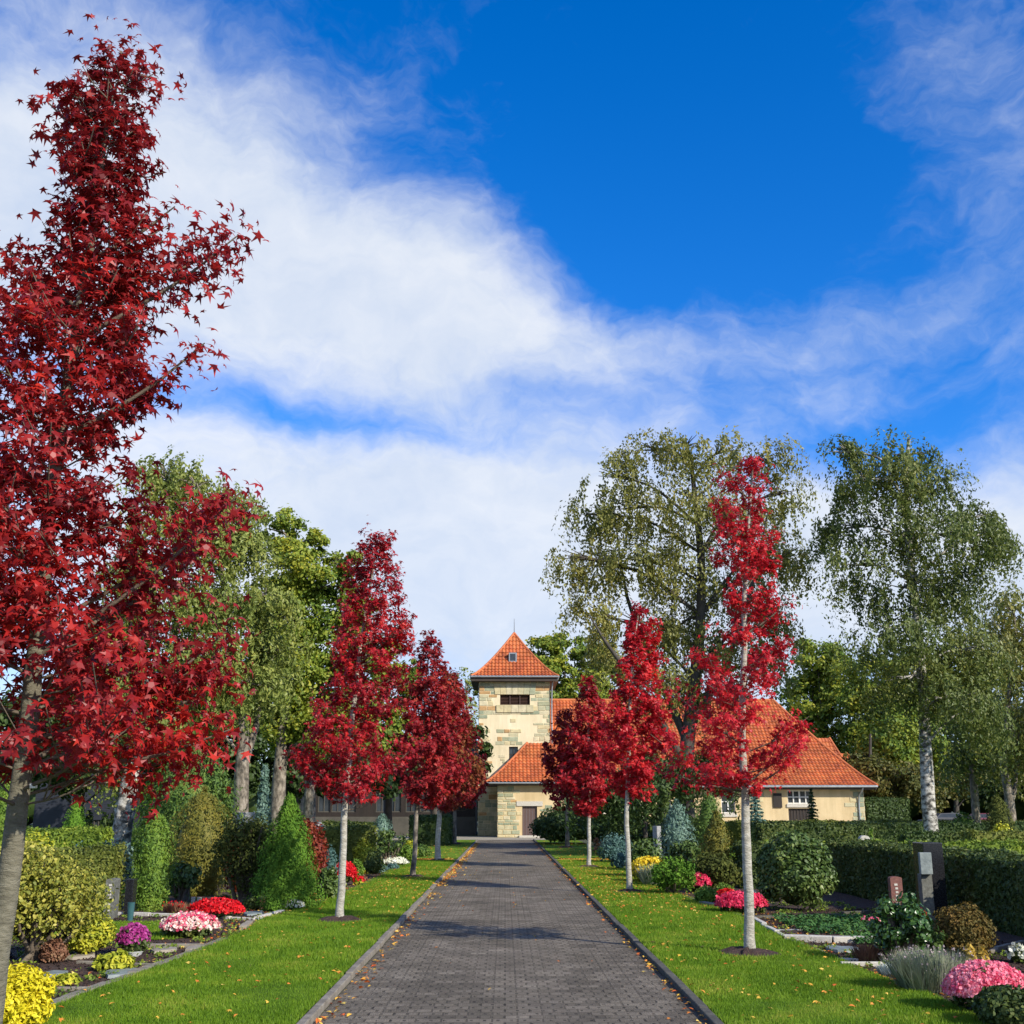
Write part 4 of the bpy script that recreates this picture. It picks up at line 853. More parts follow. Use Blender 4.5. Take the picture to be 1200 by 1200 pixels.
# ---- porch in front of the tower's right half, half-hipped lean-to roof
YPF = 73.0
px0 = P(583, 950, YPF)[0]; px1 = P(668, 950, YPF)[0]; pz = P(600, 918, YPF - .5)[2]; pzt = P(600, 872, YT)[2]
porch = empty('porch', ((px0 + px1) / 2, YPF, 0), 'low stone porch with brown door and orange tiled roof at the foot of the tower', 'porch')
dx0, dx1 = P(612, 960, YPF)[0], P(629.5, 960, YPF)[0]; dz = P(600, 944.5, YPF)[2]
mb = MB(); wall_with_holes(mb, px0, px1, 0, pz + .2, YPF, .3, [(dx0, dx1, .0, dz)])
mb.add([[px0, YPF, 0], [px0, YT, 0], [px0, YT, pz + .2], [px0, YPF, pz + .2]], [[0, 3, 2, 1]]); mb.add([[px1, YPF, 0], [px1, YT, 0], [px1, YT, pz + .2], [px1, YPF, pz + .2]], [[0, 1, 2, 3]])
mb.build('wall', M['plaster_tan'], porch)
mb = MB()
def por_test(cx, cz, xa, xb):
    if xb > dx0 - .01 and xa < dx1 + .01 and cz < dz + .12: return False
    if cx - px0 < 1.05 + .3 * math.sin(cz * 7): return cz < pz - .05
    return dx0 - .75 - .2 * math.sin(cz * 9) < cx < dx1 + .9 and cz < dz + .05
stonework(mb, px0, px1, 0, pz, YPF, 1, test=por_test, hmin=.14, hmax=.28, wmin=.22, wmax=.6)
mb.build('stonework', M['stones'], porch); mb = MB(); stonework(mb, YPF, YT, 0, pz, px0, 1, axis='-y', hmin=.14, hmax=.28)
mb.build('stonework', M['stones'], porch)
mb = MB(); box(mb, dx0 - .35, dx1 + .35, YPF - .06, YPF + .02, dz, dz + .28); box(mb, dx0 - .2, dx1 + .2, YPF - .5, YPF, 0.0, .13, .01); mb.build('door_surround', M['stone_pale'], porch)
mb = MB(); box(mb, dx0, dx1, YPF + .12, YPF + .17, .13, dz); dr = mb.build('door', M['door'], porch)
mb = MB()
for k in range(5): x = dx0 + (dx1 - dx0) * (k + .5) / 5; box(mb, x - .004, x + .004, YPF + .112, YPF + .125, .14, dz)
tube(mb, [[dx1 - .1, YPF + .07, 1.05], [dx1 - .22, YPF + .07, 1.05]], .012, 6); mb.build('door_handle', M['metal'], dr)
rx0 = P(569, 918, YPF - .5)[0]; rt0 = P(618, 872, YT)[0]; rx1 = px1 + .4; yf = YPF - .5
mb = MB(); tile_roof(mb, (rx0, yf, pz), (rx1, yf, pz), (rt0, YT - .02, pzt), (rx1, YT - .02, pzt), .18)
hy = YT - .03
tile_roof(mb, (rx0, hy, pz), (rx0, yf, pz), (rt0, hy, pzt), (rt0, hy - .05, pzt), .18) ; hipline(mb, (rx0, yf, pz), (rt0, YT - .02, pzt), .18, .08)
mb.build('roof', M['tiles'], porch)
mb = MB(); box(mb, rx0 + .05, rx1 - .02, yf + .05, YT - .02, pz - .12, pz + .03); mb.build('eaves', M['soffit'], porch)
mb = MB(); tube(mb, [[rx0, yf - .05, pz + .02], [rx1, yf - .05, pz + .02]], .06, 8); mb.build('gutter', M['metal'], porch)
mb = MB(); q = P(632, 936, YPF - .1); tube(mb, [[q[0], YPF - .1, dz + .5], [q[0] + .25, YPF - .12, dz + .45]], .05, 8); 

# ---- nave to the right
YN = 76.2
nx0 = tx1 + .02; nx1 = P(1013, 945, YN)[0]; nze = P(900, 922, YN - .6)[2]; nyb = YN + 14.5; yr = YN + 7.2
rzx = P(906, 822, yr)[0]; nzr = P(800, 822, yr)[2]
nave = empty('chapel', ((nx0 + nx1) / 2, YN, 0), 'long low chapel with tan plaster walls under a big orange tiled hipped roof', 'building')
ax0, ax1 = P(923, 935, YN)[0], P(952, 935, YN)[0]; az0, az1 = P(930, 942, YN)[2], P(930, 926, YN)[2]; gz1 = P(930, 947.5, YN)[2]
WN = [(ax0, ax1, az0, az1), (ax0, ax1, .0, gz1)]
for px in (700, 735, 770, 845): a = P(px, 935, YN)[0]; WN.append((a, a + .9, az0 - .6, az1))
mb = MB(); wall_with_holes(mb, nx0, nx1, 0, nze + .2, YN, .3, WN)
mb.add([[nx1, YN, 0], [nx1, nyb, 0], [nx1, nyb, nze + .2], [nx1, YN, nze + .2]], [[0, 1, 2, 3]])
mb.add([[nx0, nyb, 0], [nx1, nyb, 0], [nx1, nyb, nze + .2], [nx0, nyb, nze + .2]], [[0, 3, 2, 1]])
mb.build('wall', M['plaster_tan'], nave)
mb = MB(); stonework(mb, nx1 - 1.3, nx1, 0, nze - .1, YN, 1, hmin=.24, hmax=.4, wmin=.35, wmax=.75, test=lambda cx, cz, a, b: nx1 - cx < .55 + .45 * (math.sin(cz * 6.5) > 0))
mb.build('stonework', M['stones'], nave); mb = MB(); stonework(mb, ax0 - 2.6, ax0 - .02, 0, nze - .1, YN, 1, hmin=.24, hmax=.4, wmin=.35, wmax=.6, test=lambda cx, cz, a, b: -2.4 < cx - ax0 < -1.6)
mb.build('stonework', M['stones'], nave); mb = MB(); stonework(mb, YN, nyb, 0, nze - .1, nx1, .9, axis='y', hmin=.24, hmax=.4)
mb.build('stonework', M['stones'], nave)
for k, (a, b, c, d) in enumerate(WN):
    if k == 1:
        mb = MB(); box(mb, a, b, YN + .15, YN + .2, 0, d); gd = mb.build('door', M['darkwood_shade'], nave); h = MB()
        for q in range(9): x = a + (b - a) * q / 8; box(h, x - .02, x + .02, YN + .12, YN + .148, 0.02, d - .02)
        h.build('door_batten', M['soffit'], gd); continue
    mb = MB(); box(mb, a, b, YN + .2, YN + .22, c, d); wn = mb.build('window', M['glass'], nave); f = MB(); nn = 4 if k == 0 else 2
    for q in range(nn + 1): x = a + (b - a) * q / nn; t = .05 if q % 2 == 0 else .035; box(f, max(x - t, a), min(x + t, b), YN + .12, YN + .19, c, d)
    for zz in (c + .04, (c + d) / 2, d - .04): box(f, a, b, YN + .135, YN + .18, zz - .03, zz + .03)
    f.build('window_frame', M['white'], wn); s = MB(); box(s, a - .1, b + .1, YN - .08, YN + .1, c - .22, c - .003, .01); s.build('sill', M['stone_pale'], nave)
mb = MB(); a = P(911, 938, YN)[0]; z_ = P(911, 938, YN)[2]; box(mb, a - .28, a + .28, YN - .09, YN - .02, z_ - .45, z_ + .45, .01); bd = mb.build('notice_board', M['darkwood_shade'], nave)
ov = .6; E0, E1, E2, E3 = (nx0, YN - ov, nze), (P(1028, 920, YN - ov)[0], YN - ov, nze), (P(1028, 920, YN - ov)[0], nyb + ov, nze), (nx0, nyb + ov, nze); R0, R1 = (nx0, yr, nzr), (rzx, yr, nzr)
mb = MB(); tile_roof(mb, E0, E1, R0, R1, .14); tile_roof(mb, E1, E2, R1, R1, .14); tile_roof(mb, E2, E3, R1, R0, .14, sub=3)
hipline(mb, E1, R1, .14, .11); hipline(mb, E2, R1, .14, .11); tube(mb, [np.array(R0) + [0, 0, .09], np.array(R1) + [0, 0, .09]], .11, 8); mb.build('roof', M['tiles'], nave)
mb = MB(); box(mb, nx0 + .02, E1[0] - .04, YN - ov + .04, nyb + ov - .04, nze - .16, nze + .02); mb.build('eaves', M['soffit'], nave)
mb = MB(); tube(mb, [[nx0 + .1, YN - ov - .06, nze + .02], [E1[0], YN - ov - .06, nze + .02]], .08, 8)
dpx = P(1006, 940, YN)[0]; tube(mb, spline([[dpx + .2, YN - ov - .05, nze], [dpx + .1, YN - .4, nze - .35], [dpx, YN - .1, nze - .8], [dpx, YN - .1, 0.05]], 14), .055, 8); mb.build('gutter', M['metal'], nave)
# two rear wings stepping down behind the hip
for (pxl, pxr, pyt, pye, yy, nm) in ((900, 972, 866, 900, YN + 11.5, 0), (960, 992, 884, 905, YN + 13.2, 1)):
    a, b = P(pxl, pyt, yy), P(pxr, pyt, yy); zl = P(pxr, pye, yy)[2]; e = P(pxr + 22, pye, yy)[0]
    mb = MB(); y0, y1 = yy - 2.4, yy + 2.4; zl = 3.6
    tile_roof(mb, (a[0], y0, zl), (e, y0, zl), (a[0], yy, a[2]), (b[0], yy, a[2]), .1, sub=3); tile_roof(mb, (e, y0, zl), (e, y1, zl), (b[0], yy, a[2]), (b[0], yy, a[2]), .1, sub=3)
    hipline(mb, (e, y0, zl), (b[0], yy, a[2]), .1, .09); mb.build('rear_roof', M['tiles'], nave)
    mb = MB(); box(mb, a[0], e - .5, y0 + .5, y1 - .4, 0, zl + .1); mb.build('rear_wing', M['plaster_tan'], nave)

# ---- houses behind the left garden, tree shade put into their dark colours
def darkhouse(xa, xb, y, depth, zw, zr, plinth, label, wins, wallm, roofm):
    e = empty('house', ((xa + xb) / 2, y, 0), label, 'house')
    hs = [(a, b, c, d) for (a, b, c, d) in wins]
    mb = MB(); wall_with_holes(mb, xa, xb, plinth, zw, y, .25, hs)
    mb.add([[xb, y, 0], [xb, y + depth, 0], [xb, y + depth, zw], [xb, y, zw]], [[0, 1, 2, 3]]); mb.add([[xa, y, 0], [xa, y + depth, 0], [xa, y + depth, zw], [xa, y, zw]], [[0, 3, 2, 1]])
    z = plinth
    while z < zw: z += .3; mb.add([[xa, y - .012, z - .01], [xb, y - .012, z - .01], [xb, y - .001, z + .02], [xa, y - .001, z + .02]], [[0, 1, 2, 3]]) if not any(h[2] - .1 < z < h[3] + .1 for h in hs) else None
    mb.build('wall', wallm, e); mb = MB(); box(mb, xa - .06, xb + .06, y - .08, y + .2, 0, plinth); mb.build('plinth', M['plaster_shaded'], e)
    for (a, b, c, d) in hs:
        mb = MB(); box(mb, a, b, y + .15, y + .17, c, d); w = mb.build('window', M['glass'], e); f = MB()
        for x in (a + .04, (a + b) / 2, b - .04): box(f, x - .025, x + .025, y + .08, y + .14, c, d)
        for z_ in (c + .03, d - .03): box(f, a, b, y + .09, y + .135, z_ - .03, z_ + .03)
        f.build('window_frame', M['plaster_shaded'], w)
    mb = MB(); yo = y - .7; ym = y + depth / 2; ye = y + depth + .7
    mb.add([[xa - .5, yo, zw], [xb + .5, yo, zw], [xb + .5, ym, zr], [xa - .5, ym, zr], [xa - .5, ye, zw], [xb + .5, ye, zw]], [[0, 1, 2, 3], [3, 2, 5, 4]]); mb.add([[xa - .5, yo, zw - .02], [xb + .5, yo, zw - .02], [xb + .5, ye, zw - .02], [xa - .5, ye, zw - .02]], [[0, 3, 2, 1]])
    box(mb, xa - .5, xb + .5, yo - .02, yo + .04, zw - .18, zw + .04); mb.build('roof', roofm, e)
    return e
y = 60; darkhouse(P(40, 950, y)[0], P(131, 950, y)[0], y, 8, 5.2, 7.5, .75, 'dark slate clad house with a shade darkened plinth far left behind the garden', [(P(82, 950, y)[0], P(92, 950, y)[0], 1.0, 1.5), (P(110, 950, y)[0], P(122, 950, y)[0], .8, 1.15)], M['slatewall'], M['brownroof'])
y = 80; WX = [P(px, 950, y)[0] for px in (350, 372, 388, 402, 440, 455, 475, 492, 515)]
darkhouse(P(332, 950, y)[0], P(556, 950, y)[0], y, 8, 3.9, 6.5, 1.2, 'long low house left of the tower, tree shade put into dark walls and frames', [(x, x + .85, 1.5, 2.8) for x in WX], M['darkwood_shade'], M['brownroof'])
# ------------------------------------------------------------------ plants of the gardens
def plant(name, cat, label, px, pyb, wpx, hpx, mat, style='dome', y=None, skew=0, n=1500, leaf=.03, shape=OVALV, flowers=None, fn=300, fs=.03, group=None, stems=False, seed=None, dz=1.0, depth=1.0, sink=0.0):
    """px: middle, pyb: foot of the plant in the picture; its size follows from where it stands"""
    given = y
    if y is None: g = G(px, pyb); x, y = g[0], g[1]
    else: x = P(px, pyb, y)[0]
    k = math.hypot(y, 1) / FPX; w = wpx * k / 2; h = hpx * k if (flowers or given is None) else max(.2, P(px, pyb - hpx, y)[2])
    e = empty(name, (x, y, 0), label, cat, group); mb = MB(); c0 = np.array([x, y, 0.])
    L_ = leaf
    if style in ('dome', 'spread'):
        r = np.array([w, w * depth, h * .55]); c = c0 + [0, 0, h * .45]
        blobcore(mb, c, r * .66, .10, 9)
        K = 34; qk = np.arange(K) + .5; zz = 1 - 1.45 * qk / K; aa = qk * 2.39996; ld = np.c_[np.sqrt(1 - zz ** 2) * np.cos(aa), np.sqrt(1 - zz ** 2) * np.sin(aa), zz] + rng.normal(size=(K, 3)) * .12; ld /= np.linalg.norm(ld, axis=1)[:, None]; lc = c + ld * r * rng.uniform(.48, .68, (K, 1)); lr = r * rng.uniform(.28, .48, (K, 1))
        n2 = int(n * 1.5); i = rng.integers(0, K, n2); d = sphdir(n2) + ld[i] * .5; d /= np.linalg.norm(d, axis=1)[:, None]
        pts = lc[i] + d * lr[i] * rng.uniform(.75, 1.12, (n2, 1)); inn = (((pts - c) / r) ** 2).sum(1) < .46; pts, d, i = pts[~inn], d[~inn], i[~inn]
        pts[:, 2] = np.maximum(pts[:, 2], .03 + .02 * rng.uniform(size=len(pts))); nr = d * .8 + rng.normal(size=d.shape) * .5 + [0, 0, .3]; n = len(pts)
        if style == 'spread': pts[:, 2] += rng.normal(size=n) * .06 * h
    elif style in ('cone', 'column', 'flame'):
        t = rng.uniform(0, 1, n) ** (1.35 if style == 'cone' else 1.0)
        prof = {'cone': lambda t: (1 - t) ** .75 * (1 - .3 * np.exp(-t * 12)), 'column': lambda t: np.sqrt(np.clip(1 - (2 * t - .9) ** 4 / 1.5, 0.03, 1)) * (1 - .55 * t ** 5), 'flame': lambda t: np.sin(np.clip(t * .93 + .12, 0, 1) * np.pi) ** .6}[style]
        a = rng.uniform(0, 2 * np.pi, n); ph = rng.uniform(0, 6, 4); rr = prof(t) * w * (1 + .12 * np.sin(a * 4 + t * 7 + ph[0]) + .09 * np.sin(a * 7 - t * 19 + ph[1]) + .07 * np.sin(a * 13 + t * 33 + ph[2])) * rng.uniform(.78, 1.06, n)
        pts = c0 + np.c_[rr * np.cos(a), rr * np.sin(a) * depth, t * h * .98 + .02]
        nr = np.c_[np.cos(a), np.sin(a), np.full(n, .35)] + rng.normal(size=(n, 3)) * .45
        tt = np.linspace(0, .97, 14); aa = np.linspace(0, 2 * np.pi, 16, endpoint=False)
        v = c0 + np.stack([(prof(tt) * w * .7)[:, None] * np.cos(aa), (prof(tt) * w * .7 * depth)[:, None] * np.sin(aa), np.repeat(tt[:, None] * h * .95, 16, 1)], -1)
        i, j = np.meshgrid(np.arange(13), np.arange(16), indexing='ij'); j2 = (j + 1) % 16
        mb.add(v.reshape(-1, 3), np.stack([i * 16 + j, i * 16 + j2, (i + 1) * 16 + j2, (i + 1) * 16 + j], -1).reshape(-1, 4), True)
    elif style == 'tiers':                                    # spruce with whorls
        pts = []; nrs = []
        m = max(8, int(h / .16)); cnt = n // m
        for q in range(m):
            f = q / m; rad = w * (1 - f) ** .85; zz = .1 + h * f * .97; nb = 11
            for b_ in range(nb):
                a = b_ * 2 * np.pi / nb + q * .7; u = rng.uniform(.1, 1, max(2, int(cnt / nb * (1.3 - f)))); rr = rad * u * rng.uniform(.85, 1.1)
                p_ = np.c_[rr * np.cos(a), rr * np.sin(a), zz - .15 * rr + rng.normal(size=len(u)) * .02] + rng.normal(size=(len(u), 3)) * [.05 * rad + .01, .05 * rad + .01, .015]
                pts.append(c0 + p_); nrs.append(rng.normal(size=(len(u), 3)) * .6 + [math.cos(a) * .4, math.sin(a) * .4, .9])
        pts = np.concatenate(pts); nr = np.concatenate(nrs); stems = stems or 'pole'
    elif style == 'loose':
        K = max(14, int(n / 60)); d = sphdir(K); r = np.array([w, w * depth, h * .42]); c = c0 + [0, 0, h * .58]
        cc = c + d * r * rng.uniform(.45, .95, (K, 1)); i = rng.integers(0, K, n); cr = (w + h / 2) * .5 * .14; cc[:, 2] *= 1 - skew * (cc[:, 0] - x) / w
        pts = cc[i] + rng.normal(size=(n, 3)) * cr * [1, 1, .8]; pts[:, 2] = np.clip(pts[:, 2], .03, h * 1.04); nr = (pts - cc[i]) / cr + rng.normal(size=(n, 3)) * .5 + [0, 0, .4]
        sm = MB()
        for q in range(min(K, 26)): s_ = c0 + [rng.normal() * .12 * w, rng.normal() * .12 * w, 0]; tube(sm, spline([s_, (s_ + cc[q]) / 2 + rng.normal(size=3) * .06 * w, cc[q]], 6), np.linspace(.018, .006, 6) * (1 + h), 5, 0, False)
        sm.build('stem', M['twig'], e); stems = False
    elif style == 'tuft':
        a = rng.uniform(0, 2 * np.pi, n); rr = w * np.sqrt(rng.uniform(0, 1, n)) * .75; b0 = c0 + np.c_[rr * np.cos(a), rr * np.sin(a) * depth, np.zeros(n)]
        dr = np.c_[np.cos(a) * rr / w * .6, np.sin(a) * rr / w * .6, np.ones(n)] + rng.normal(size=(n, 3)) * [.22, .22, 0]; dr /= np.linalg.norm(dr, axis=1)[:, None]
        ln = h * rng.uniform(.55, 1.08, n); wd = np.c_[-np.sin(a), np.cos(a), np.zeros(n)] * leaf
        tip = b0 + dr * ln[:, None]; mid = b0 + dr * ln[:, None] * .6
        mb.add(np.stack([b0 - wd * .4, b0 + wd * .4, mid + wd, tip, mid - wd], 1).reshape(-1, 3), np.arange(5 * n).reshape(n, 5)); pts = None; tips = tip
    if style in ('cone', 'column', 'flame'):
        # loose sprays that break the outline
        pts = pts + rng.normal(size=pts.shape) * L_ * .5; leaves(mb, pts, nr, L_ * 1.15, SPRAYV if shape is QUADV else shape, -.55)
    elif style != 'tuft': leaves(mb, pts, nr, L_, shape, .2)
    mb.build('foliage', mat, e)
    if stems:
        sm = MB()
        if stems == 'pole': tube(sm, [c0, c0 + [0, 0, h * .9]], [.05 * w + .02, .008], 6)
        else:
            for q in range(7): a = q * .9; tube(sm, spline([c0 + [.1 * w * math.cos(a), .1 * w * math.sin(a), 0], c0 + [.45 * w * math.cos(a), .45 * w * math.sin(a), h * .3], c0 + [.7 * w * math.cos(a), .7 * w * math.sin(a), h * .55]], 6), .014, 5)
        sm.build('stem', M['bark_grey'], e)
    if flowers:
        if style == 'tuft': f = tips[rng.integers(0, len(tips), fn)]; fnr = rng.normal(size=f.shape) + [0, 0, .5]
        else:
            fnr = sphdir(fn); fnr[:, 2] = np.abs(fnr[:, 2]); fnr[:, 1] -= .2; fnr /= np.linalg.norm(fnr, axis=1)[:, None]
            f = c0 + [0, 0, h * .45] + fnr * [w, w * depth, h * .57] * rng.uniform(.95, 1.08, (fn, 1)) 
        fm = MB(); rep = 3
        for q in range(rep): leaves(fm, f + rng.normal(size=f.shape) * fs * .35, fnr + rng.normal(size=f.shape) * .6, fs * .8, OVALV * [1.5, .8, 1])
        fm.build('flowers', M[flowers], e)
    return e

def hedge(label, x0, x1, y0, y1, h, mat='hedge', dens=700, leaf=.035, group='clipped hedges between the graves', rough=.03):
    e = None; mb = MB(); 
    nx, ny, nz = max(2, int((x1 - x0) / .3)), max(2, int((y1 - y0) / .3)), max(2, int(h / .3))
    def face(o, u, v, nu, nv):
        a, b = np.meshgrid(np.linspace(0, 1, nu + 1), np.linspace(0, 1, nv + 1), indexing='ij'); p = np.array(o) + a[..., None] * np.array(u) + b[..., None] * np.array(v)
        p = p + .022 * np.sin(p[..., [1, 2, 0]] * 7.3 + p[..., [2, 0, 1]] * 5.1)
        i, j = np.meshgrid(np.arange(nu), np.arange(nv), indexing='ij'); m = nv + 1
        mb.add(p.reshape(-1, 3), np.stack([i * m + j, (i + 1) * m + j, (i + 1) * m + j + 1, i * m + j + 1], -1).reshape(-1, 4), True)
    W, D = x1 - x0, y1 - y0; g = .03
    face((x0 + g, y0 + g, 0), (W - 2 * g, 0, 0), (0, 0, h - g), nx, nz); face((x0 + g, y1 - g, 0), (W - 2 * g, 0, 0), (0, 0, h - g), nx, nz)
    face((x0 + g, y0 + g, 0), (0, D - 2 * g, 0), (0, 0, h - g), ny, nz); face((x1 - g, y0 + g, 0), (0, D - 2 * g, 0), (0, 0, h - g), ny, nz); face((x0 + g, y0 + g, h - g), (W - 2 * g, 0, 0), (0, D - 2 * g, 0), nx, ny)
    wob = lambda x, y: .025 * np.sin(x * 2.1 + y * 1.7) + .018 * np.sin(x * 5.3 - y * 3.9)
    for (o, u, v, nn) in (((x0, y0, 0), (W, 0, 0), (0, 0, h), (0, -1, 0)), ((x0, y0, 0), (0, D, 0), (0, 0, h), (-1, 0, 0)), ((x1, y0, 0), (0, D, 0), (0, 0, h), (1, 0, 0)), ((x0, y0, h), (W, 0, 0), (0, D, 0), (0, 0, 1))):
        u, v = np.array(u, float), np.array(v, float); A = np.linalg.norm(u) * np.linalg.norm(v); n = int(A * dens)
        c = np.array(o) + rng.uniform(0, 1, (n, 1)) * u + rng.uniform(0, 1, (n, 1)) * v + np.array(nn) * rng.normal(size=(n, 1)) * rough
        c[:, 2] += wob(c[:, 0], c[:, 1]) * (c[:, 2] / h); leaves(mb, c, np.array(nn) * 1.0 + rng.normal(size=(n, 3)) * .6, leaf, OVALV)
    o = mb.build('hedge', M[mat], None, ((x0 + x1) / 2, (y0 + y1) / 2, 0)); return tag(o, label, 'hedge', group)

# hedges right
hedge('long clipped hedge with a shaded face running beside the right graves', 6.75, 7.5, 10.8, 25, .96, 'hedge', 1000, .032)
hedge('short dark hedge crossing behind the large rhododendron', 5.0, 6.7, 25.1, 25.9, .93, 'hedge', 700)
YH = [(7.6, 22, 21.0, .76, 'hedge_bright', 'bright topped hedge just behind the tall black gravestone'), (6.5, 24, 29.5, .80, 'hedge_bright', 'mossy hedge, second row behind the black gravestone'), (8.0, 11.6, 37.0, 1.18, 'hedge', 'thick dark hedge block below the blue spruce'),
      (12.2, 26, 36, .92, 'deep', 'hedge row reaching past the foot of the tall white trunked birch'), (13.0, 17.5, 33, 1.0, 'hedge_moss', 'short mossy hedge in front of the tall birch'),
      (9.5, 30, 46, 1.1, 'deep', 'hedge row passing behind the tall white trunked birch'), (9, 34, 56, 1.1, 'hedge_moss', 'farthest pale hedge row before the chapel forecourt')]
for (a, b, y, h, mt, lb) in YH: hedge(lb, a, b, y, y + .8, h, mt, 420, .05)  # row leaf tones alternate, dark ones in place of shaded fronts
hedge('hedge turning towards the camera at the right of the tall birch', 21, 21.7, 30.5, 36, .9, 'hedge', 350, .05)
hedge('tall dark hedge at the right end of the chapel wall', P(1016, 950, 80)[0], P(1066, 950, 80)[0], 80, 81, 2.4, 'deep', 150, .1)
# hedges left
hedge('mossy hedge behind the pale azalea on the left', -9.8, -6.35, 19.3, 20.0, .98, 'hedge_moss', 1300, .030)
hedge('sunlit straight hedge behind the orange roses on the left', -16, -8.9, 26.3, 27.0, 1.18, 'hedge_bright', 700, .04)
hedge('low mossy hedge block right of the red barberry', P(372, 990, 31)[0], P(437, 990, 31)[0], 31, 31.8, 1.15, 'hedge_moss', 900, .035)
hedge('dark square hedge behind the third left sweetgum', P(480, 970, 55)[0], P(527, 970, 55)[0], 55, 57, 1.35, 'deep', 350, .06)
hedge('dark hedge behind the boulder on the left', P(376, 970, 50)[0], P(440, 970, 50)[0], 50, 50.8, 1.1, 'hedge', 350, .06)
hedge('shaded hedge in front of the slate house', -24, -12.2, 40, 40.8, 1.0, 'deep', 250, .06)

T_ = 'shrubs of the left garden'; S_ = 'shrubs of the right garden'
# ---- left garden, near to far
plant('golden_cypress', 'shrub', 'golden yellow dwarf cypress at the lower left corner behind the nearest trunk', 12, 1208, 84, 68, M['gold'], n=5200, leaf=.026, shape=QUADV, group=T_)
plant('azalea', 'shrub', 'big pale yellow green azalea with bare stems behind the nearest trunk', 40, 1128, 150, 122, M['azalea'], 'loose', n=9500, leaf=.026, skew=.2, group=T_, depth=.8)
plant('azalea', 'shrub', 'yellow green azalea cut by the left edge of the picture', -30, 1135, 110, 130, M['azalea'], 'loose', n=5000, leaf=.028, group=T_)
plant('low_shrub', 'shrub', 'bright green low shrub at the right foot of the big azalea', 98, 1122, 58, 50, M['golden_green'], n=2200, leaf=.024, group=T_)
plant('low_shrub', 'shrub', 'small pinkish green shrub between the azalea stems', 62, 1130, 30, 26, M['heather'], n=800, leaf=.02, group=T_)
plant('leafy_plant', 'plant', 'small plant of yellow green leaves on the dark soil', 133, 1140, 46, 22, M['golden_green'], n=260, leaf=.04, depth=.7)
plant('leafy_plant', 'plant', 'smallest yellow green plant at the edge of the near left soil bed', 78, 1156, 26, 13, M['golden_green'], n=110, leaf=.04, depth=.7)
def pot(name, label, px, pyb, wpx, hpx, mat, cat='pot', group=None, y=None):
    g = G(px, pyb) if y is None else P(px, 950, y); y = g[1]; k = y / FPX; r = wpx * k / 2; h = hpx * k; mb = MB(); x = g[0]
    tube(mb, [[x, y, 0.0], [x, y, h * .5], [x, y, h * .9], [x, y, h]], [r * .7, r * .9, r, r * 1.05], 16); return tag(mb.build(name, M[mat], None, (x, y, 0)), label, cat, group)
pot('flower_pot', 'white rimmed pot under the purple chrysanthemum', 156, 1121, 20, 5, 'whitepot')
plant('chrysanthemum', 'flowers', 'purple chrysanthemum ball growing in a low pot', 155, 1120, 34, 32, M['hedge'], n=900, leaf=.022, flowers='f_purple', fn=420, fs=.022)
plant('begonias', 'flowers', 'cushion of pink and white begonias on the small left lawn', 222, 1100, 62, 26, M['hedge'], n=900, leaf=.03, flowers='f_mix', fn=620, fs=.030, depth=.8)
plant('begonias', 'flowers', 'long row of scarlet begonias behind the pink and white cushion', 253, 1078, 58, 21, M['hedge'], n=800, leaf=.03, flowers='f_red', fn=720, fs=.032, depth=.45)
plant('heather', 'plant', 'reddish brown heather left of the scarlet begonia row', 208, 1072, 36, 14, M['heather'], 'tuft', n=500, leaf=.008, flowers='f_red', fn=50, fs=.02, depth=.5)
plant('thuja', 'shrub', 'bright green pointed thuja column beside the left hedge', 176, 1068, 42, 104, M['thuja'], 'column', n=5200, leaf=.030, shape=QUADV, group=T_)
plant('rhododendron', 'shrub', 'small dark rhododendron right of the bright thuja column', 210, 1058, 44, 46, M['rhodo'], 'loose', n=1300, leaf=.045, group=T_)
plant('bronze_conifer', 'shrub', 'tall bronze tinged conifer behind the scarlet begonias', 232, 1050, 78, 118, M['thuja_brown'], 'flame', n=9000, leaf=.034, shape=QUADV, group=T_)
plant('yew', 'shrub', 'dark olive yew between the bronze conifer and the green cone', 287, 1062, 74, 98, M['yew'], 'loose', n=9500, leaf=.032, shape=QUADV, group=T_)
plant('cypress', 'shrub', 'large bright green cone shaped cypress on the left', 334, 1066, 88, 124, M['cypress'], 'cone', n=13000, leaf=.032, shape=QUADV, group=T_)
plant('spruce', 'shrub', 'broad deep green conifer behind the bronze one', 218, 1010, 100, 150, M['spruce'], 'flame', n=12000, leaf=.06, shape=QUADV, group=T_, y=27)
plant('spruce', 'shrub', 'dark conifer mass at the left of the broad conifer', 184, 1000, 50, 104, M['cypress'], 'flame', n=5000, leaf=.06, shape=QUADV, group=T_, y=30)
plant('barberry', 'shrub', 'round dark red barberry right of the green cone', 357, 1022, 52, 66, M['barberry'], n=2600, leaf=.035, group=T_, y=23.5)
plant('barberry', 'shrub', 'small red leaved shrub between the yew and the cone', 277, 1000, 24, 30, M['barberry'], n=500, leaf=.04, group=T_, y=22.5)
plant('round_shrub', 'shrub', 'small dark green ball beside the lantern', 320, 1070, 20, 18, M['cypress'], n=600, leaf=.02, group=T_)
plant('round_shrub', 'shrub', 'small dark green ball right of the scarlet begonias', 295, 1068, 18, 17, M['hedge'], n=600, leaf=.02, group=T_)
plant('round_shrub', 'shrub', 'small broad leaved plant behind the scarlet begonias', 261, 1062, 18, 12, M['rhodo'], n=300, leaf=.03, group=T_)
plant('white_flowers', 'flowers', 'low cream white flowers at the foot of the green cone', 341, 1068, 28, 12, M['hedge'], n=300, leaf=.02, flowers='f_white', fn=240, fs=.024, depth=.6)
plant('round_shrub', 'shrub', 'broad leaved dark shrub right of the green cone', 384, 1056, 26, 36, M['rhodo'], n=900, leaf=.035, group=T_)
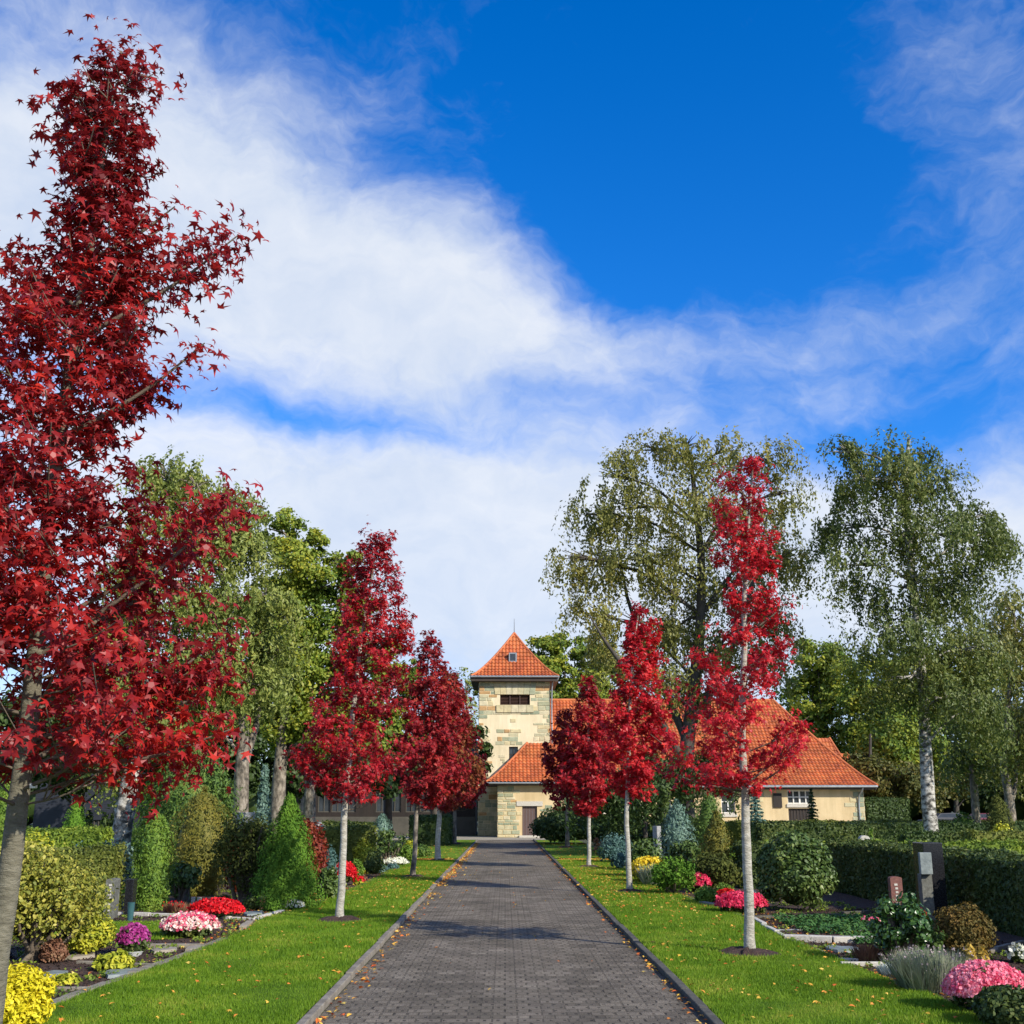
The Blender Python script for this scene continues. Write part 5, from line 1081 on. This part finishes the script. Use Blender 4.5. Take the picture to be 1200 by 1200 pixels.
plant('blue_conifer', 'shrub', 'blue green dwarf conifer left of the second left sweetgum trunk', 385, 1022, 20, 32, M['blue'], n=900, leaf=.03, shape=QUADV, group=T_, y=26)
for i, (px, py, w_, h_) in enumerate([(383, 1026, 13, 9), (394, 1030, 11, 9), (424, 1034, 12, 8), (414, 1030, 10, 7)]):
    plant('heather_ball', 'plant', ['pinkish heather ball leftmost beside the second left sweetgum', 'pinkish heather ball just left of the white bowl', 'heather ball right of the second left sweetgum trunk', 'heather ball nearest to the white bowl on its right'][i], px, py, w_, h_, M['heather'], n=300, leaf=.02, group='heather balls of the left garden')
pot('flower_bowl', 'white bowl planted beside the second left sweetgum trunk', 401, 1038, 11, 6, 'whitepot', 'bowl')
plant('red_flowers', 'flowers', 'bright red begonias just left of the second left sweetgum trunk', 404, 1022, 26, 24, M['hedge'], n=500, leaf=.03, flowers='f_red', fn=420, fs=.035, y=26.5)
plant('red_flowers', 'flowers', 'small red and yellow flowers right of the second left sweetgum trunk', 419, 1038, 14, 10, M['golden_green'], n=200, leaf=.03, flowers='f_red', fn=60, fs=.03)
plant('golden_shrub', 'shrub', 'bright yellow green dome right of the second left sweetgum trunk', 427, 1008, 28, 26, M['golden_green'], n=1300, leaf=.035, group=T_, y=31)
plant('round_shrub', 'shrub', 'low dark shrub beneath the yellow green dome', 438, 1013, 24, 16, M['hedge'], n=700, leaf=.03, group=T_, y=30)
plant('round_shrub', 'shrub', 'small olive ball behind the second left sweetgum trunk', 418, 1022, 16, 16, M['thuja'], n=500, leaf=.03, group=T_, y=28.5)
plant('blue_conifer', 'shrub', 'low blue green cushion before the white flowers of the left bed', 442, 1024, 24, 12, M['blue'], n=700, leaf=.03, shape=QUADV, group=T_)
plant('blue_conifer', 'shrub', 'second low blue green cushion right of the first', 460, 1021, 16, 9, M['blue'], n=400, leaf=.03, shape=QUADV, group=T_)
plant('white_flowers', 'flowers', 'carpet of white flowers left of the third left sweetgum trunk', 461, 1016, 32, 10, M['hedge'], n=400, leaf=.03, flowers='f_white', fn=420, fs=.035)
plant('loose_shrub', 'shrub', 'loose green shrub below the blue conifer of the left garden', 456, 1004, 34, 36, M['rhodo'], 'loose', n=1300, leaf=.045, group=T_, y=35)
plant('blue_conifer', 'shrub', 'upright rounded blue green conifer in the middle of the left garden', 447, 1000, 23, 46, M['silver'], 'column', n=2400, leaf=.04, shape=QUADV, group=T_, y=38)
plant('golden_shrub', 'shrub', 'yellow dome left of the third left sweetgum trunk', 480, 997, 20, 13, M['golden_green'], n=700, leaf=.04, group=T_, y=38)
plant('golden_shrub', 'shrub', 'olive yellow dome right before the yellow dome', 476, 1006, 22, 16, M['thuja'], n=700, leaf=.04, group=T_, y=36.5)
plant('round_shrub', 'shrub', 'dark green shrub behind the third left sweetgum trunk', 495, 1002, 20, 13, M['spruce'], n=500, leaf=.04, group=T_, y=42)
plant('silver_conifer', 'shrub', 'slim silvery blue conifer behind the green cone', 307, 975, 27, 78, M['silver'], 'cone', n=3600, leaf=.055, shape=QUADV, group=T_, y=33)
plant('thuja', 'shrub', 'two headed pointed thuja before the slate house', 87, 972, 26, 38, M['cypress'], 'flame', n=1500, leaf=.05, shape=QUADV, group=T_, y=38)
plant('thuja', 'shrub', 'broad thuja cut by the left edge behind the sunlit hedge', 4, 985, 44, 84, M['thuja'], 'column', n=3200, leaf=.05, shape=QUADV, group=T_, y=29)
plant('rose_bush', 'flowers', 'orange roses in front of the sunlit left hedge', 64, 1004, 42, 20, M['hedge'], n=600, leaf=.035, flowers='f_orange', fn=46, fs=.05, y=22.5)
plant('low_shrub', 'shrub', 'bright green shrub left of the orange roses', 40, 1004, 50, 30, M['golden_green'], n=1400, leaf=.035, group=T_, y=24)
plant('low_shrub', 'shrub', 'spreading grey green juniper right of the orange roses', 130, 1006, 54, 20, M['silver'], 'spread', n=1200, leaf=.04, group=T_, y=23)
plant('low_shrub', 'shrub', 'dark teal ground shrub beside the orange roses', 98, 1004, 30, 16, M['blue'], n=600, leaf=.035, group=T_, y=23.4)
for i, (px, r_) in enumerate([(104, 15), (123, 17), (133, 18)]):
    plant('box_ball', 'shrub', ['left clipped ball before the slate house', 'middle clipped ball before the slate house', 'right clipped ball before the slate house'][i], px, 962, r_ * .7, 14, M['deep'], n=300, leaf=.07, y=52, group='clipped balls before the slate house')

# ---- right garden
plant('boxwood', 'shrub', 'clipped dark green cushion at the lower right corner', 1192, 1208, 92, 46, M['hedge'], n=4200, leaf=.022, group=S_)
plant('begonias', 'flowers', 'large cushion of pink begonias at the lower right', 1160, 1190, 86, 52, M['hedge'], n=2000, leaf=.028, flowers='f_pink', fn=4200, fs=.019, depth=.8)
plant('lavender', 'plant', 'grey green lavender clump in front of the glossy camellia', 1092, 1164, 84, 46, M['lavender'], 'tuft', n=3400, leaf=.0055, depth=.7, flowers='f_lav', fn=260, fs=.012)
plant('silver_plant', 'plant', 'silvery cut leaf plant left of the lavender', 1044, 1144, 30, 14, M['grey_leaf'], 'tuft', n=300, leaf=.008)
plant('camellia', 'shrub', 'glossy dark green camellia beside the red lantern', 1060, 1132, 64, 74, M['glossy'], 'loose', n=3000, leaf=.030, group=S_)
plant('camellia', 'shrub', 'thin dark twiggy plant right of the glossy camellia', 1096, 1128, 30, 34, M['rhodo'], 'loose', n=300, leaf=.036, group=S_)
plant('bronze_dome', 'shrub', 'rounded bronze green shrub before the shaded hedge', 1132, 1126, 68, 60, M['brown_dome'], n=4600, leaf=.022, shape=QUADV, group=S_)
plant('straw_grass', 'plant', 'taller yellow dry stalk plant above the pink begonias', 1139, 1146, 11, 32, M['straw'], 'column', n=260, leaf=.022)
plant('straw_grass', 'plant', 'shorter yellow dry stalk plant above the pink begonias', 1154, 1142, 9, 26, M['straw'], 'column', n=160, leaf=.022)
plant('heather', 'plant', 'rusty brown heather on the dark soil left of the camellia', 1018, 1128, 32, 20, M['heather'], 'tuft', n=600, leaf=.007)
plant('pot_flowers', 'flowers', 'small white flowers at the right edge under the hedge', 1196, 1130, 24, 20, M['hedge'], n=200, leaf=.03, flowers='f_white', fn=60, fs=.03)
plant('small_flowers', 'flowers', 'little pale pink flowers at the foot of the red gravestone', 1021, 1086, 22, 10, M['hedge'], n=200, leaf=.02, flowers='f_pink', fn=26, fs=.026)
plant('rhododendron', 'shrub', 'large round rhododendron against the shaded right hedge', 934, 1068, 88, 86, M['rhodo'], 'dome', n=6000, leaf=.040, group=S_)
plant('begonias', 'flowers', 'cerise red begonia cushion behind the nearest right sweetgum trunk', 869, 1072, 54, 23, M['hedge'], n=700, leaf=.03, flowers='f_pinkred', fn=760, fs=.032, depth=.7)
plant('begonias', 'flowers', 'deep red flowers left of the nearest right sweetgum trunk behind the cushion', 851, 1046, 22, 12, M['hedge'], n=300, leaf=.03, flowers='f_red', fn=160, fs=.032, y=22)
plant('begonias', 'flowers', 'magenta flowers above the round green balls on the right', 820, 1036, 24, 20, M['hedge'], n=400, leaf=.03, flowers='f_pinkred', fn=160, fs=.035, y=24)
plant('rose', 'flowers', 'white rose at the left of the large rhododendron', 880, 1040, 12, 14, M['rhodo'], n=60, leaf=.04, flowers='f_white', fn=12, fs=.05, y=21)
plant('round_shrub', 'shrub', 'round green ball left of the cerise begonias', 828, 1060, 26, 20, M['thuja'], n=1500, leaf=.022, group=S_)
plant('round_shrub', 'shrub', 'second round green ball touching the nearest right sweetgum trunk', 849, 1054, 22, 18, M['thuja'], n=1100, leaf=.022, group=S_)
plant('juniper', 'shrub', 'spreading dark green juniper right of the yellow flower bowl', 790, 1050, 56, 40, M['cypress'], 'loose', n=4200, leaf=.036, shape=QUADV, group=S_)
plant('yellow_flowers', 'flowers', 'yellow flowers overflowing a grey stone bowl on the right', 761, 1030, 42, 28, M['golden_green'], n=900, leaf=.035, flowers='f_yellow', fn=420, fs=.04, y=27)
pot('stone_bowl', 'grey stone bowl holding the yellow flowers', 762, 1030, 30, 14, 'stone_grey', 'bowl', y=26.6)
plant('grass_tuft', 'plant', 'grey green grass hanging before the yellow flower bowl', 764, 1033, 22, 22, M['lavender'], 'tuft', n=400, leaf=.012, y=25.8)
plant('rhododendron', 'shrub', 'pale green shrub behind the yellow flower bowl', 757, 1012, 44, 30, M['rhodo'], n=1300, leaf=.05, group=S_, y=29)
plant('conifer', 'shrub', 'upright blue green conifer behind the juniper', 795, 1000, 36, 62, M['silver'], 'flame', n=2400, leaf=.055, shape=QUADV, group=S_, y=31)
plant('conifer', 'shrub', 'lower mid green shrub at the foot of the blue green conifer', 806, 1022, 48, 40, M['rhodo'], 'loose', n=2200, leaf=.045, group=S_, y=28)
plant('conifer', 'shrub', 'weeping green columnar conifer left of the nearest right sweetgum trunk', 832, 990, 36, 60, M['spruce'], 'column', n=2800, leaf=.05, shape=QUADV, group=S_, y=34, stems='pole')
plant('golden_conifer', 'shrub', 'olive yellow pointed conifer beside the nearest right sweetgum trunk', 842, 1020, 34, 68, M['thuja_brown'], 'flame', n=3200, leaf=.045, shape=QUADV, group=S_, y=26)
plant('dark_shrub', 'shrub', 'dark low shrub under the olive yellow conifer', 838, 1040, 60, 42, M['yew'], n=2000, leaf=.04, group=S_, y=24.5)
plant('blue_spruce', 'shrub', 'blue spruce in front of the chapel wall', 886, 966, 34, 48, M['blue'], 'tiers', n=4200, leaf=.075, shape=QUADV, group=S_, y=55)
plant('dark_spruce', 'shrub', 'small dark pointed spruce before the chapel door', 953, 968, 26, 46, M['deep'], 'tiers', n=2400, leaf=.08, shape=QUADV, group=S_, y=60)
plant('yew', 'shrub', 'huge rounded dark yew beside the porch', 672, 1000, 96, 56, M['deep'], n=9000, leaf=.09, shape=QUADV, group=S_, y=58)
plant('yew', 'shrub', 'dark shrub mass between the second and third right sweetgums', 725, 990, 70, 40, M['deep'], n=4000, leaf=.08, shape=QUADV, group=S_, y=48)
plant('yew', 'shrub', 'dark shrub mass right of the second right sweetgum', 785, 985, 80, 36, M['deep'], n=4000, leaf=.08, shape=QUADV, group=S_, y=46)
plant('blue_conifer', 'shrub', 'low blue grey juniper left of the second right sweetgum trunk', 722, 1000, 40, 22, M['blue'], 'spread', n=1400, leaf=.045, shape=QUADV, group=S_, y=37)
plant('low_shrub', 'shrub', 'mid green shrub at the left of the gravel cross path', 713, 1007, 26, 18, M['spruce'], n=700, leaf=.05, group=S_, y=41)
plant('low_shrub', 'shrub', 'small brown twiggy shrub right of the third right sweetgum trunk', 702, 1000, 14, 22, M['heather'], 'loose', n=400, leaf=.04, group=S_, y=43)
plant('clipped_shrub', 'shrub', 'dark square clipped shrub beside the second right sweetgum trunk', 726, 1014, 20, 20, M['blue'], n=700, leaf=.03, group=S_, y=33)
plant('thuja', 'shrub', 'dark pointed thuja far right beyond the hedges', 1174, 990, 30, 58, M['yew'], 'column', n=2400, leaf=.05, shape=QUADV, group=S_, y=37)
plant('low_shrub', 'shrub', 'light green shrub in front of the dark far right thuja', 1174, 985, 20, 24, M['golden_green'], 'loose', n=700, leaf=.05, group=S_, y=35)
plant('low_shrub', 'shrub', 'bushy green plant left of the double trunked birch', 1130, 966, 30, 16, M['spruce'], n=600, leaf=.07, group=S_, y=54)
plant('low_shrub', 'shrub', 'sprig of green rising above the second hedge row', 1064, 992, 14, 18, M['spruce'], 'loose', n=260, leaf=.04, group=S_, y=27)
plant('low_shrub', 'shrub', 'small pointed plant beside the round grey stone', 1021, 984, 8, 14, M['thuja'], 'cone', n=200, leaf=.04, group=S_, y=34)

# ------------------------------------------------------------------ stones, kerbs and small things
def slab(name, label, px, pyb, wpx, hpx, th, mat, cat='gravestone', y=None, rot=0, prof='flat', inscr=None, group=None, bev=.012):
    fixed = y is not None; g = G(px, pyb) if y is None else P(px, 950, y); x, y = g[0], g[1]; k = y / FPX; w = wpx * k; h = hpx * k if not fixed else P(px, pyb - hpx, y)[2]
    if prof == 'flat': mb = box(MB(), x - w / 2, x + w / 2, y - th / 2, y + th / 2, 0, h, bev, rot)
    else:
        t = np.linspace(0, np.pi, 12); a = .35 * w if prof == 'round' else .15 * w
        o = [(-w / 2, 0), (w / 2, 0)] + [(w / 2 * math.cos(q), h - a + a * math.sin(q)) for q in t]; m = len(o); mb = MB(); c, s = math.cos(rot), math.sin(rot)
        f = lambda p, d: (x + p[0] * c - d * s, y + p[0] * s + d * c, p[1]); mb.add([f(p, -th / 2) for p in o] + [f(p, th / 2) for p in o], [list(range(m))]); mb.add([f(p, -th / 2) for p in o] + [f(p, th / 2) for p in o], [list(range(2 * m - 1, m - 1, -1))])
        mb.add([f(p, -th / 2) for p in o] + [f(p, th / 2) for p in o], [[i, i + m, (i + 1) % m + m, (i + 1) % m] for i in range(m)])
    if inscr:
        e = empty(name, (x, y, 0), label, cat, group); mb.build('stone', M[mat], e); im = MB()
        c, s = math.cos(rot), math.sin(rot)
        inscr(im, x, y, w, h, th); im.build('inscription', M['stone_pale'], e); return e
    return tag(mb.build(name, M[mat], None, (x, y, 0)), label, cat, group)
e = slab('gravestone', 'tall polished black gravestone standing in the gap of the long right hedge', 1083, 1075, 22, 88, .45, 'stone_black', y=17.6)
# plaque and lower stele in front of it, stone darkened in place of shade
x = P(1077, 950, 17.2)[0]
e = empty('gravestone', (x, 17.2, 0), 'slim grey green stele with a shade darkened plaque leaning on the tall black gravestone', 'gravestone')
mb = MB(); box(mb, x - .09, x + .07, 17.1, 17.25, 0, .72, .008); mb.build('stone', M['stone_dark'], e); mb = MB(); box(mb, x - .11, x + .06, 17.02, 17.097, .72, 1.02, .008); mb.build('plaque', M['slate'], e)
def letters(mb, x, y, w, h, th):
    for q in range(9):
        z = h * (.82 - .075 * q); ww = w * rng.uniform(.12, .2); box(mb, x - ww, x + ww * rng.uniform(.3, .9), y - th / 2 - .006, y - th / 2 + .002, z, z + .028)
slab('gravestone', 'narrow reddish granite gravestone with worn letters before the shaded hedge', 1042, 1092, 13, 65, .12, 'stone_red', prof='soft', inscr=letters, y=17.2)
slab('gravestone', 'small round topped pale stone among the right hedge rows', 1010, 990, 11, 11, .2, 'stone_pale', prof='round', y=30.6)
slab('gravestone', 'leaning pale grey stone between the shrubs behind the yellow flowers', 769, 1000, 6, 32, .2, 'stone_grey', y=32, rot=.5)
slab('gravestone', 'weathered grey narrow gravestone right of the big azalea', 129, 1078, 11, 44, .22, 'stone_dark', prof='soft', inscr=letters, rot=0)
slab('gravestone', 'dark upright gravestone hidden between hedge and thuja column', 151, 1074, 9, 40, .2, 'stone_black')
slab('gravestone', 'square grey stone post in front of the forked birch trunk', 288, 982, 19, 30, .35, 'stone_grey', y=34)
slab('gravestone', 'dark grey stone beside the upright blue green conifer', 437, 1000, 10, 30, .3, 'stone_grey', y=36)
# round stone by the right frame
g = P(1196, 1003, 22); mb = MB(); blobcore(mb, (g[0], 22, .40), (.17, .17, .42), .05, 8); tag(mb.build('memorial_stone', M['stone_grey'], None, (g[0], 22, 0)), 'rounded pale stone showing above the hedge at the right edge', 'gravestone')
g = P(375, 965, 44); mb = MB(); blobcore(mb, (g[0], 44, .50), (.30, .28, .66), .10, 9); tag(mb.build('boulder', M['stone_pale'], None, (g[0], 44, 0)), 'pale rough boulder right of the red barberry', 'boulder')
pot('vase', 'teal glazed vase in front of the dark hidden gravestone', 152, 1082, 8, 22, 'bluevase', 'vase')
def lantern(label, px, pyb, mat, y=None, s=1.0):
    g = G(px, pyb) if y is None else P(px, 950, y); x, y = g[0], g[1]; e = empty('grave_lantern', (x, y, 0), label, 'lantern', 'grave lanterns')
    mb = MB(); tube(mb, [[x, y, 0], [x, y, .03], [x, y, .03], [x, y, .20 * s]], [.06 * s, .06 * s, .05 * s, .055 * s], 12); mb.build('glass', M[mat], e)
    mb = MB(); tube(mb, [[x, y, .20 * s], [x, y, .22 * s], [x, y, .26 * s]], [.065 * s, .065 * s, .02 * s], 12); mb.build('lid', M['kerb'], e)
lantern('brown grave lantern between two small green balls on the left', 307, 1068, 'pot')
e = P(1079, 950, 16.6); plant('red_flowers', 'flowers', 'red flower ball in front of the slim grey green stele', 1079, 1070, 12, 24, M['hedge'], n=100, leaf=.02, flowers='f_red', fn=240, fs=.025, y=16.4)
pot('flower_pot', 'pale pink planter right of the spreading juniper', 823, 1040, 9, 13, 'pot', y=22.5)
# small posts by the heather
for i, px in enumerate((226, 233)):
    g = G(px, 1063); mb = MB(); box(mb, g[0] - .03, g[0] + .03, g[1] - .03, g[1] + .03, 0, .16, .005); tag(mb.build('marker_post', M['stone_pale'], None, (g[0], g[1], 0)), ['left of two little pale posts behind the scarlet begonias', 'right of two little pale posts behind the scarlet begonias'][i], 'post', 'little pale posts')
# stepping plates
def plate(label, px, py, wpx, hpx, mat, seed=0):
    g = G(px, py); k = g[1] / FPX; a = wpx * k / 2; b = hpx * g[1] ** 2 / (EYE * FPX) / 2; t = np.linspace(0, 2 * np.pi, 11, endpoint=False); r = 1 + .13 * rng.normal(size=11)
    o = np.c_[g[0] + a * r * np.cos(t), g[1] + b * r * np.sin(t)]; mb = MB(); n = 11
    v = [(*p, .018) for p in o] + [(*((p - g[:2]) * .96 + g[:2]), .05) for p in o]; mb.add(v, [list(range(n, 2 * n))]); mb.add(v, [[i, (i + 1) % n, (i + 1) % n + n, i + n] for i in range(n)])
    tag(mb.build('stepping_stone', M[mat], None, (g[0], g[1], 0)), label, 'stepping stone', 'flat stepping stones')
plate('largest dark slate stepping stone by the near left edge', 142, 1144, 36, 8, 'slate'); plate('brownish stepping stone right of the potted chrysanthemum', 190, 1117, 25, 5, 'sandplate'); plate('small pale stepping stone at the right tip of the soil bed', 229, 1115, 17, 4, 'sandplate')
plate('slate stepping stone beside the smallest yellow green plant', 62, 1146, 22, 7, 'slate'); plate('long flat stepping stone under the bright low shrub', 95, 1124, 26, 5, 'sandplate'); plate('grey green stepping stone right of the scarlet begonias', 297, 1073, 20, 4, 'slate')
plate('pale blue stepping stone on the dark soil left of the camellia', 987, 1116, 32, 6, 'slate'); plate('stepping stone behind the glossy camellia', 1092, 1110, 24, 5, 'slate')
# grave edging stones
def edging(label, pts, mat='kerb', w=.07, h=.07, group='edging stones round the graves', wob=.012):
    mb = MB(); pts = [np.array(p, float) for p in pts]
    for a, b in zip(pts, pts[1:]):
        L = np.linalg.norm(b - a); n = max(1, int(L / .45)); ang = math.atan2(b[1] - a[1], b[0] - a[0])
        for q in range(n):
            c = a + (b - a) * (q + .5) / n + rng.normal(size=2) * wob * .6; l = L / n * .97
            box(mb, c[0] - l / 2, c[0] + l / 2, c[1] - w / 2, c[1] + w / 2, -.02, h + rng.uniform(-wob, wob), .008, ang + rng.normal() * .015, (c[0], c[1], 0))
    p = pts[0]; return tag(mb.build('edging', M[mat], None, (p[0], p[1], 0)), label, 'edging', group)
g2 = lambda px, py: G(px, py)[:2]
edging('rough stone edging between the near left lawn and the soil beds', [(lawn_edge_l(y) - .04, y) for y in (8.5, 10, 10.6, 11.5, 12.7, 14, 15.3)], w=.10, h=.055)
edging('edging of the flower bed from the small left lawn to the green cone', [g2(283, 1091), g2(294, 1083)], 'sandplate', .10, .06)
edging('straight pale edging in front of the scarlet begonia row', [g2(138, 1074), g2(215, 1076), g2(300, 1080), g2(330, 1070)], 'stone_pale', .08, .06)
edging('dark edging behind the chrysanthemum bed', [g2(165, 1112), g2(250, 1112)], 'kerb', .06, .05)
edging('low edging between the two near left soil beds', [g2(90, 1131), g2(140, 1133), g2(190, 1136)], 'kerb', .05, .045)
edging('narrow edging in front of the nearest left soil bed', [g2(65, 1163), g2(110, 1163)], 'kerb', .05, .045)
edging('thin pale edging of the right grave by the curve of the lawn', [g2(882, 1080), g2(902, 1092), g2(923, 1103)], 'stone_pale', .07, .07)
edging('mossy edging from the curve down to the lavender', [g2(924, 1104), g2(950, 1114), g2(979, 1126), g2(1010, 1141)], 'kerb', .05, .05)
edging('wide white kerb lying across the right grave', [g2(918, 1104), g2(975, 1106), g2(1030, 1106)], 'stone_pale', .14, .08)
edging('edging at the back of the right grave below the rhododendron', [g2(880, 1078), g2(950, 1076), g2(1020, 1072)], 'kerb_dark', .07, .06)
edging('row of whitish edging plants across the right grave', [g2(905, 1092), g2(960, 1092), g2(1025, 1093)], 'stone_grey', .06, .04)
edging('thin pale double edging in front of the brown heather', [g2(978, 1127), g2(1035, 1129)], 'stone_pale', .05, .05)
edging('second thin edging just before the double one', [g2(985, 1134), g2(1035, 1134)], 'stone_pale', .05, .05)
edging('edging of the grave under the long hedge at the right edge', [g2(1150, 1122), g2(1200, 1108)], 'kerb', .06, .06)
edging('white stone slab edge below the yellow flower bowl', [g2(742, 1020), g2(763, 1020)], 'white', .2, .08)
edging('dark stone edge right of the yellow flower bowl', [g2(765, 1027), g2(782, 1029)], 'stone_black', .3, .1)
edging('grey stone edge below the round green balls', [g2(822, 1062), g2(846, 1066)], 'kerb', .12, .08)
edging('edging of the far left bed along the lawn', [(lawn_edge_l(y), y) for y in (20, 22, 25, 29, 33, 38)], 'kerb_dark', .08, .05)
edging('edging of the right bed along the lawn', [(lawn_edge_r(y), y) for y in (18, 21, 24, 30, 38)], 'kerb_dark', .08, .05)
# ground cover of the two right graves
mb = MB(); n = 9000
for (a, b, c, d, m) in ((4.0, 6.1, 15.9, 18.2, 5200), (4.3, 5.9, 14.6, 15.5, 2600)):
    x = rng.uniform(a, b, m); y = rng.uniform(c, d, m); leaves(mb, np.c_[x, y, rng.uniform(.03, .10, m)], rng.normal(size=(m, 3)) * .5 + [0, 0, 1], .028, OVALV)
tag(mb.build('ground_cover', M['grave_cover']), kind='stuff')
# soil crumbs and bark mulch
mb = MB()
for (fx, y0, y1, m) in ((lambda y: lawn_edge_l(y) - rng.uniform(0.02, 2.8), 8.5, 20, 16000), (lambda y: lawn_edge_r(y) + rng.uniform(.03, 2.6), 8.5, 20, 16000)):
    y = rng.uniform(y0, y1, m); x = np.array([fx(t) for t in y]); leaves(mb, np.c_[x, y, rng.uniform(.018, .035, m)], rng.normal(size=(m, 3)) * .5 + [0, 0, .8], .016, OVALV)
tag(mb.build('bark_mulch', M['soil']), kind='stuff')

# low weeds and moss that creep over the beds
mb = MB()
for (fx, y0, y1, K) in ((lambda y: lawn_edge_l(y) - rng.uniform(0.02, 2.6), 9, 19, 150), (lambda y: lawn_edge_r(y) + rng.uniform(.03, 2.4), 9, 24, 170), (lambda y: lawn_edge_l(y) - rng.uniform(0.1, 2.5), 19, 38, 160)):
    for k in range(K):
        y = rng.uniform(y0, y1); x = fx(y); m = int(rng.uniform(14, 50)); r = rng.uniform(.03, .12)
        c = np.c_[x + rng.normal(size=m) * r, y + rng.normal(size=m) * r, rng.uniform(.02, .07, m)]; leaves(mb, c, rng.normal(size=(m, 3)) * .6 + [0, 0, .8], .02, OVALV)
tag(mb.build('weeds', M['hedge_bright']), kind='stuff')

# ------------------------------------------------------------------ parked cars glimpsed under the far right trees
def car(x, y, mat, label):
    e = empty('parked_car', (x, y, 0), label, 'car', 'cars parked under the far right trees')
    L = 4.3; pr = [(-2.15, .35), (-2.15, .75), (-1.95, .9), (-1.2, .98), (-.65, 1.40), (.75, 1.44), (1.55, .98), (2.05, .88), (2.15, .6), (2.15, .35)]
    mb = MB(); m = len(pr); ws = [.82 if z < 1.1 else .62 for _, z in pr]
    v = [(x + p[0], y - w, p[1]) for p, w in zip(pr, ws)] + [(x + p[0], y + w, p[1]) for p, w in zip(pr, ws)]
    mb.add(v, [list(range(m))]); mb.add(v, [list(range(2 * m - 1, m - 1, -1))]); mb.add(v, [[i, i + m, (i + 1) % m + m, (i + 1) % m] for i in range(m)]); mb.build('body', M[mat], e)
    mb = MB(); mb.add([(x - 1.0, y - .80, 1.02), (x + 1.3, y - .80, 1.02), (x + .7, y - .66, 1.37), (x - .6, y - .66, 1.35)], [[0, 1, 2, 3]]); mb.build('window', M['glass'], e)
    for s in (-1.3, 1.35):
        for q in (-1, 1):
            mb = MB(); tube(mb, [[x + s, y + q * .70, .33], [x + s, y + q * .86, .33]], .33, 16); mb.build('wheel', M['tyre'], e)
a = P(1152, 950, 88); car(a[0], 88, 'carpaint', 'maroon car parked under the trees at the far right')
a = P(1108, 950, 92); car(a[0], 92, 'slatewall', 'dark car parked behind the tall white trunked birch')
